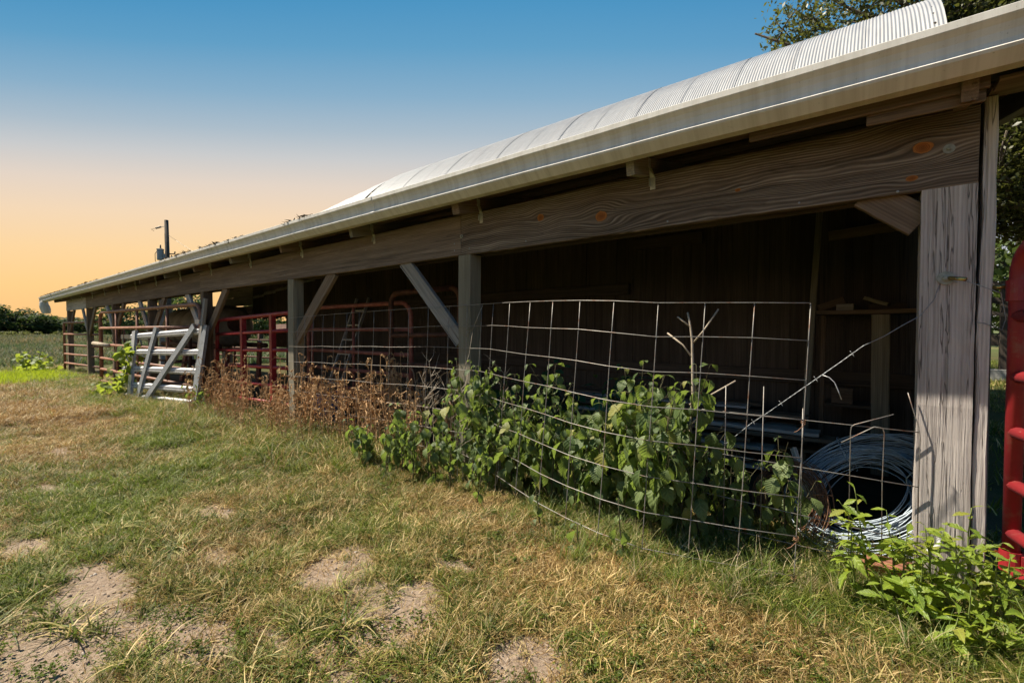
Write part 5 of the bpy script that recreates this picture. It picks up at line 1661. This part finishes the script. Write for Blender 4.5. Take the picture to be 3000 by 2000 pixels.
def tuft(name, seed, n, h, spread, w, lean, flop, mat, seg=3):
    rr = random.Random(seed)
    vs, fs, bl = [], [], []
    for k in range(n):
        a = rr.uniform(0, 6.283)
        px, py = rr.gauss(0, spread), rr.gauss(0, spread)
        L = h * rr.uniform(0.45, 1.15)
        d = Vector((math.cos(a) * lean * rr.uniform(.3, 1.5), math.sin(a) * lean * rr.uniform(.3, 1.5), 1)).normalized()
        side = Vector((-math.sin(a), math.cos(a), 0))
        side = (side + Vector((rr.uniform(-.5, .5), rr.uniform(-.5, .5), rr.uniform(-.2, .2)))).normalized()
        p = Vector((px, py, -0.004))
        b0 = len(vs)
        c = rr.random()
        for i in range(seg + 1):
            f = i / seg
            ww = w * (1 - f ** 1.6) * 0.5 * (0.8 + 0.4 * c)
            if i == seg:
                vs.append(tuple(p))
                bl.append(c)
            else:
                vs += [tuple(p - side * ww), tuple(p + side * ww)]
                bl += [c, c]
            p = p + d * (L / seg)
            d = (d + Vector((math.cos(a) * flop, math.sin(a) * flop, -flop * .75)) * rr.uniform(.5, 1.3)).normalized()
            if p.z < 0.002:
                p.z = 0.002 + rr.uniform(0, .004)
        for i in range(seg - 1):
            q = b0 + i * 2
            fs.append((q, q + 1, q + 3, q + 2))
        q = b0 + (seg - 1) * 2
        fs.append((q, q + 1, q + 2))
    me = bpy.data.meshes.new(name)
    me.from_pydata(vs, [], fs)
    point_attr(me, 'blade', np.array(bl))
    me.materials.append(mat)
    return bpy.data.objects.new(name, me)
def clover(name, seed, n, mat):
    rr = random.Random(seed)
    vs, fs, bl = [], [], []
    for k in range(n):
        a, r_ = rr.uniform(0, 6.28), abs(rr.gauss(0, .04))
        c = Vector((r_ * math.cos(a), r_ * math.sin(a), rr.uniform(.008, .035)))
        s = rr.uniform(.004, .008)
        a2 = rr.uniform(0, 6.28)
        u = Vector((math.cos(a2), math.sin(a2), rr.uniform(-.4, .4))) * s
        v = Vector((-math.sin(a2), math.cos(a2), rr.uniform(-.4, .4))) * s * .6
        b0 = len(vs)
        vs += [tuple(c - u), tuple(c - v + Vector((0, 0, .003))), tuple(c + u), tuple(c + v + Vector((0, 0, .003)))]
        fs.append((b0, b0 + 1, b0 + 2, b0 + 3))
        bl += [rr.random() * .5] * 4
    me = bpy.data.meshes.new(name)
    me.from_pydata(vs, [], fs)
    point_attr(me, 'blade', np.array(bl))
    me.materials.append(mat)
    return bpy.data.objects.new(name, me)

def scatter(name, protos, P, rot, scl, tint, shade, label=None):
    c = bpy.data.collections.new(name + '_variants')
    for o in protos:
        c.objects.link(o)
    me = bpy.data.meshes.new(name)
    me.from_pydata([tuple(p) for p in P], [], [])
    point_attr(me, 'rot', rot, 'FLOAT_VECTOR')
    point_attr(me, 'scl', scl)
    point_attr(me, 'tint', tint)
    point_attr(me, 'shade', shade)
    point_attr(me, 'idx', rng.integers(0, len(protos), len(P)), 'INT')
    o = link(name, me)
    tag(o, label, None, None, 'stuff')
    ng = bpy.data.node_groups.new(name, 'GeometryNodeTree')
    ng.interface.new_socket('Geometry', in_out='INPUT', socket_type='NodeSocketGeometry')
    ng.interface.new_socket('Geometry', in_out='OUTPUT', socket_type='NodeSocketGeometry')
    N = ng.nodes
    gi, go = N.new('NodeGroupInput'), N.new('NodeGroupOutput')
    ci = N.new('GeometryNodeCollectionInfo')
    ci.inputs['Collection'].default_value = c
    ci.inputs['Separate Children'].default_value = True
    ci.inputs['Reset Children'].default_value = True
    iop = N.new('GeometryNodeInstanceOnPoints')
    iop.inputs['Pick Instance'].default_value = True
    def named(nm, typ):
        n = N.new('GeometryNodeInputNamedAttribute')
        n.data_type = typ
        n.inputs['Name'].default_value = nm
        return n.outputs['Attribute']
    e2r = N.new('FunctionNodeEulerToRotation')
    ng.links.new(named('rot', 'FLOAT_VECTOR'), e2r.inputs[0])
    ng.links.new(gi.outputs[0], iop.inputs['Points'])
    ng.links.new(ci.outputs[0], iop.inputs['Instance'])
    ng.links.new(named('idx', 'INT'), iop.inputs['Instance Index'])
    ng.links.new(e2r.outputs[0], iop.inputs['Rotation'])
    ng.links.new(named('scl', 'FLOAT'), iop.inputs['Scale'])
    ng.links.new(iop.outputs[0], go.inputs[0])
    mod = o.modifiers.new('scatter', 'NODES')
    mod.node_group = ng
    return o

CAMXY = np.array([0.0, -2.86])
def sample(n, xa, xb, ya, yb, dens):
    """rejection sample; dens(x, y, dist) in 0..1"""
    x = rng.uniform(xa, xb, n)
    y = rng.uniform(ya, yb, n)
    d = np.hypot(x - CAMXY[0], y - CAMXY[1])
    keep = rng.random(n) < dens(x, y, d)
    return x[keep], y[keep], d[keep]
def place(name, protos, x, y, sc, tint, tilt=0.15):
    n = len(x)
    rot = np.stack([rng.normal(0, tilt, n), rng.normal(0, tilt, n), rng.uniform(0, 6.283, n)], 1)
    shade = np.clip(0.5 + 0.26 * ripple(x, y, 3.0) + 0.2 * ripple(x, y, 11.0) + rng.normal(0, 0.2, n), 0, 1)
    return scatter(name, protos, np.stack([x, y, gz(x, y)], 1), rot, sc, tint, shade)
rim = lambda x, y: 1 - smooth(0.05, 0.45, y + 0.25 * ripple(x, y, 2.0)) * (x < 0.46)         # little grows under the roof
# short turf
sg = [tuft('turf', 10 + k, 26, 0.075, 0.020, 0.0034, 0.8, 0.30, G1, 4) for k in range(6)]
x, y, d = sample(210000, -9.5, 2.6, -4.4, 0.9, lambda x, y, d: 0.8 * np.clip(1.25 - d / 7.5, 0.18, 1) * (1 - 0.96 * smooth(0.30, 0.62, soil_mask(x, y))) * rim(x, y) * (0.55 + 0.65 * np.clip(ripple(x, y, 6), -1, 1) + 0.3 * ripple(x, y, 17)))
dm = dry_mask(x, y)
place('turf_grass', sg, x, y, (0.55 + 0.75 * rng.random(len(x)) ** 1.6) * (1.05 + 0.06 * d) * (1.12 - 0.35 * dm), np.clip(dm + rng.normal(0, .2, len(x)), 0, 1), 0.25)
x, y, d = sample(60000, -26, -9.0, -6, 0.3, lambda x, y, d: np.clip(1.1 - d / 34, 0.2, 1) * 0.75)
dm = dry_mask(x, y)
place('turf_grass', sg, x, y, (1.3 + 0.9 * rng.random(len(x))) * (1 + 0.02 * d), np.clip(dm * 1.1 + rng.normal(0, .2, len(x)), 0, 1), 0.25)
# dry straw lying flat
sl = [tuft('straw', 30 + k, 16, 0.085, 0.035, 0.0024, 2.6, 0.18, G1, 2) for k in range(4)]
x, y, d = sample(60000, -8, 2.4, -4.2, 0.5, lambda x, y, d: np.clip(1.2 - d / 7, 0.1, 1) * (0.25 + 0.75 * dry_mask(x, y)) * (1 - 0.8 * smooth(.45, .8, soil_mask(x, y))) * rim(x, y))
place('straw_litter', sl, x, y, 0.6 + 0.6 * rng.random(len(x)), 0.85 + 0.15 * rng.random(len(x)), 0.1)
# long coarse grass, flopped over, by the camera
cg = [tuft('coarse_tuft', 50 + k, 46, 0.20, 0.020, 0.0046, 1.15, 0.42, G1, 5) for k in range(5)]
cx = [(-2.60, -2.58, 1.0), (-2.42, -2.52, 1.1), (-2.05, -2.42, .9), (-1.72, -1.98, .9), (-1.62, -1.88, 1.15), (-1.70, -2.20, .8), (-1.35, -1.95, .8), (-2.25, -2.05, .9), (-2.9, -2.1, .9), (-2.55, -2.18, .8), (-3.2, -2.62, 1.0),
      (-1.15, -1.55, .7), (-0.75, -1.35, .7), (-2.15, -1.35, .7), (-1.9, -1.72, .8), (-1.45, -1.45, .8), (-0.55, -1.2, .7), (-3.5, -2.2, .9), (-2.7, -2.75, 1.0), (-1.2, -1.78, .7), (-1.95, -2.6, .9), (-1.5, -2.3, .8)]
x = np.array([c[0] for c in cx])
y = np.array([c[1] for c in cx])
s0 = np.array([c[2] for c in cx])
xe, ye, de = sample(2200, -8, 2.0, -4.0, -0.3, lambda x, y, d: 0.30 * (1 - smooth(.6, .9, soil_mask(x, y))))
place('coarse_grass', cg, np.r_[x, xe], np.r_[y, ye], np.r_[s0 * 1.25, 0.35 + .45 * rng.random(len(xe))], np.r_[0.22 + 0.16 * rng.random(len(x)), np.clip(dry_mask(xe, ye) * .8, 0, 1)], 0.15)
# small creeping broadleaf weeds
cv = [clover('clover', 70 + k, 60, G1) for k in range(4)]
x, y, d = sample(16000, -5.5, 1.5, -4, 0.2, lambda x, y, d: np.clip(1.1 - d / 6, 0, 1) * 0.26 * smooth(.1, .6, ripple(x + 5, y, 3.2) + .25))
place('creeping_weeds', cv, x, y, 0.7 + 0.7 * rng.random(len(x)), 0.12 * rng.random(len(x)), 0.1)
# lush grass along the wire panel and the shed front
lg = [tuft('lush_tuft', 90 + k, 26, 0.27, 0.030, 0.0052, 0.38, 0.20, G2, 5) for k in range(5)]
def lush_d(x, y, d):
    edge = np.interp(x, [-9, -5.8, -3, -2.2, -1.14, -.2, .5], [-.35, -.30, -.42, -.45, -.62, -.52, -.50])
    a = smooth(edge - .42, edge + .12, y + 0.1 * ripple(x, y, 4.0)) * (1 - smooth(.05, .30, y))
    return a * (0.06 + 0.94 * smooth(-2.0, -0.7, x)) * 0.5 * np.clip(0.7 + 0.8 * ripple(x, y, 6.0), 0, 1)
x, y, d = sample(9000, -3.6, 0.62, -1.0, 0.3, lush_d)
place('lush_grass', lg, x, y, (0.26 + 0.50 * rng.random(len(x)) ** 1.8), np.clip(rng.normal(.24, .24, len(x)), 0, 1), 0.25)
x, y, d = sample(2600, -12.5, -3.4, -1.25, 0.05, lambda x, y, d: smooth(-1.25, -.55, y) * .8)
rg = [tuft('rank_tuft', 170 + k, 30, 0.26, 0.045, 0.0055, 0.5, 0.26, G1, 5) for k in range(4)]
place('rank_grass', rg, x, y, (0.5 + 0.7 * rng.random(len(x))), np.clip(rng.normal(.36, .25, len(x)), 0, 1), 0.25)
# lime green new growth by the far corner
lm = [tuft('lime_tuft', 110 + k, 30, 0.26, 0.06, 0.010, 0.35, 0.12, G4, 3) for k in range(3)]
x, y, d = sample(9000, -25, -13, -4.5, -0.3, lambda x, y, d: np.exp(-((x + 18.6 + 0.9 * (y + 1.6)) / 2.1) ** 4 - ((y + 2.1) / 1.9) ** 4) * .9)
place('lime_grass', lm, x, y, 0.5 + 0.5 * rng.random(len(x)), 0.2 * rng.random(len(x)), 0.15)
# weedy pasture
fw = [tuft('pasture_weed', 130 + k, 34, 0.42, 0.16, 0.030, 0.55, 0.14, G3, 3) for k in range(5)]
x, y, d = sample(42000, -75, -20, -16, 30, lambda x, y, d: np.clip(1.15 - d / 70, .12, 1) * (~((x > -24.5) & (y > -4.2) & (y < 3.4))) * (0.55 + .4 * np.clip(ripple(x, y, .5), -1, 1)))
place('pasture_weeds', fw, x, y, 0.55 + 0.7 * rng.random(len(x)), np.clip(0.30 + 0.30 * ripple(x, y, .25) + rng.normal(0, .12, len(x)), 0, 1), 0.15)
x, y, d = sample(16000, -150, -70, -40, 70, lambda x, y, d: .7)
place('pasture_weeds', fw, x, y, 1.2 + 1.2 * rng.random(len(x)), np.clip(0.42 + 0.3 * ripple(x, y, .12), 0, 1), 0.15)
x, y, d = sample(5000, 0.5, 9, 0.5, 22, lambda x, y, d: .6)
place('turf_grass', [tuft('shade_turf', 150 + k, 30, 0.10, 0.05, 0.007, 0.5, 0.2, G1) for k in range(3)], x, y, 0.8 + 0.8 * rng.random(len(x)), np.clip(.25 + .3 * ripple(x, y, .8), 0, 1), 0.15)

# stones and clods on the bare soil
st = MB()
rr = random.Random(17)
def pebble(seed):
    r2 = random.Random(seed)
    b = MB()
    b.lathe([(0.001, -.5), (.7, -.38), (1.0, 0), (.72, .36), (.001, .48)], 7, 'Z', cap=False)
    b.v = [(x * r2.uniform(.8, 1.2), y * r2.uniform(.6, .9), z * r2.uniform(.7, 1.1)) for (x, y, z) in b.v]
    me = b.mesh('pebble', None, True)
    nt_m = M['stone_']
    me.materials.append(nt_m)
    return bpy.data.objects.new('pebble', me)
def stone_mat():
    nt = NT('soil_stone')
    sh_ = nt.node('ShaderNodeAttribute', {'attribute_name': 'shade', 'attribute_type': 'INSTANCER'}).outputs['Fac']
    c = nt.ramp(sh_, [(0.2, (0.22, 0.16, 0.115)), (0.6, (0.32, 0.245, 0.18)), (0.95, (0.46, 0.40, 0.34))])
    nt.bsdf(c, 0.95)
    return nt.m
M['stone_'] = stone_mat()
x, y, d = sample(60000, -5, 0.5, -3.6, -0.4, lambda x, y, d: smooth(.25, .6, soil_mask(x, y)) * .5)
n = len(x)
scatter('soil_clods', [pebble(k) for k in range(5)], np.stack([x, y, gz(x, y)], 1), rng.uniform(-.5, 6.3, (n, 3)), 0.0018 + 0.011 * rng.random(n) ** 5, np.zeros(n), rng.random(n))
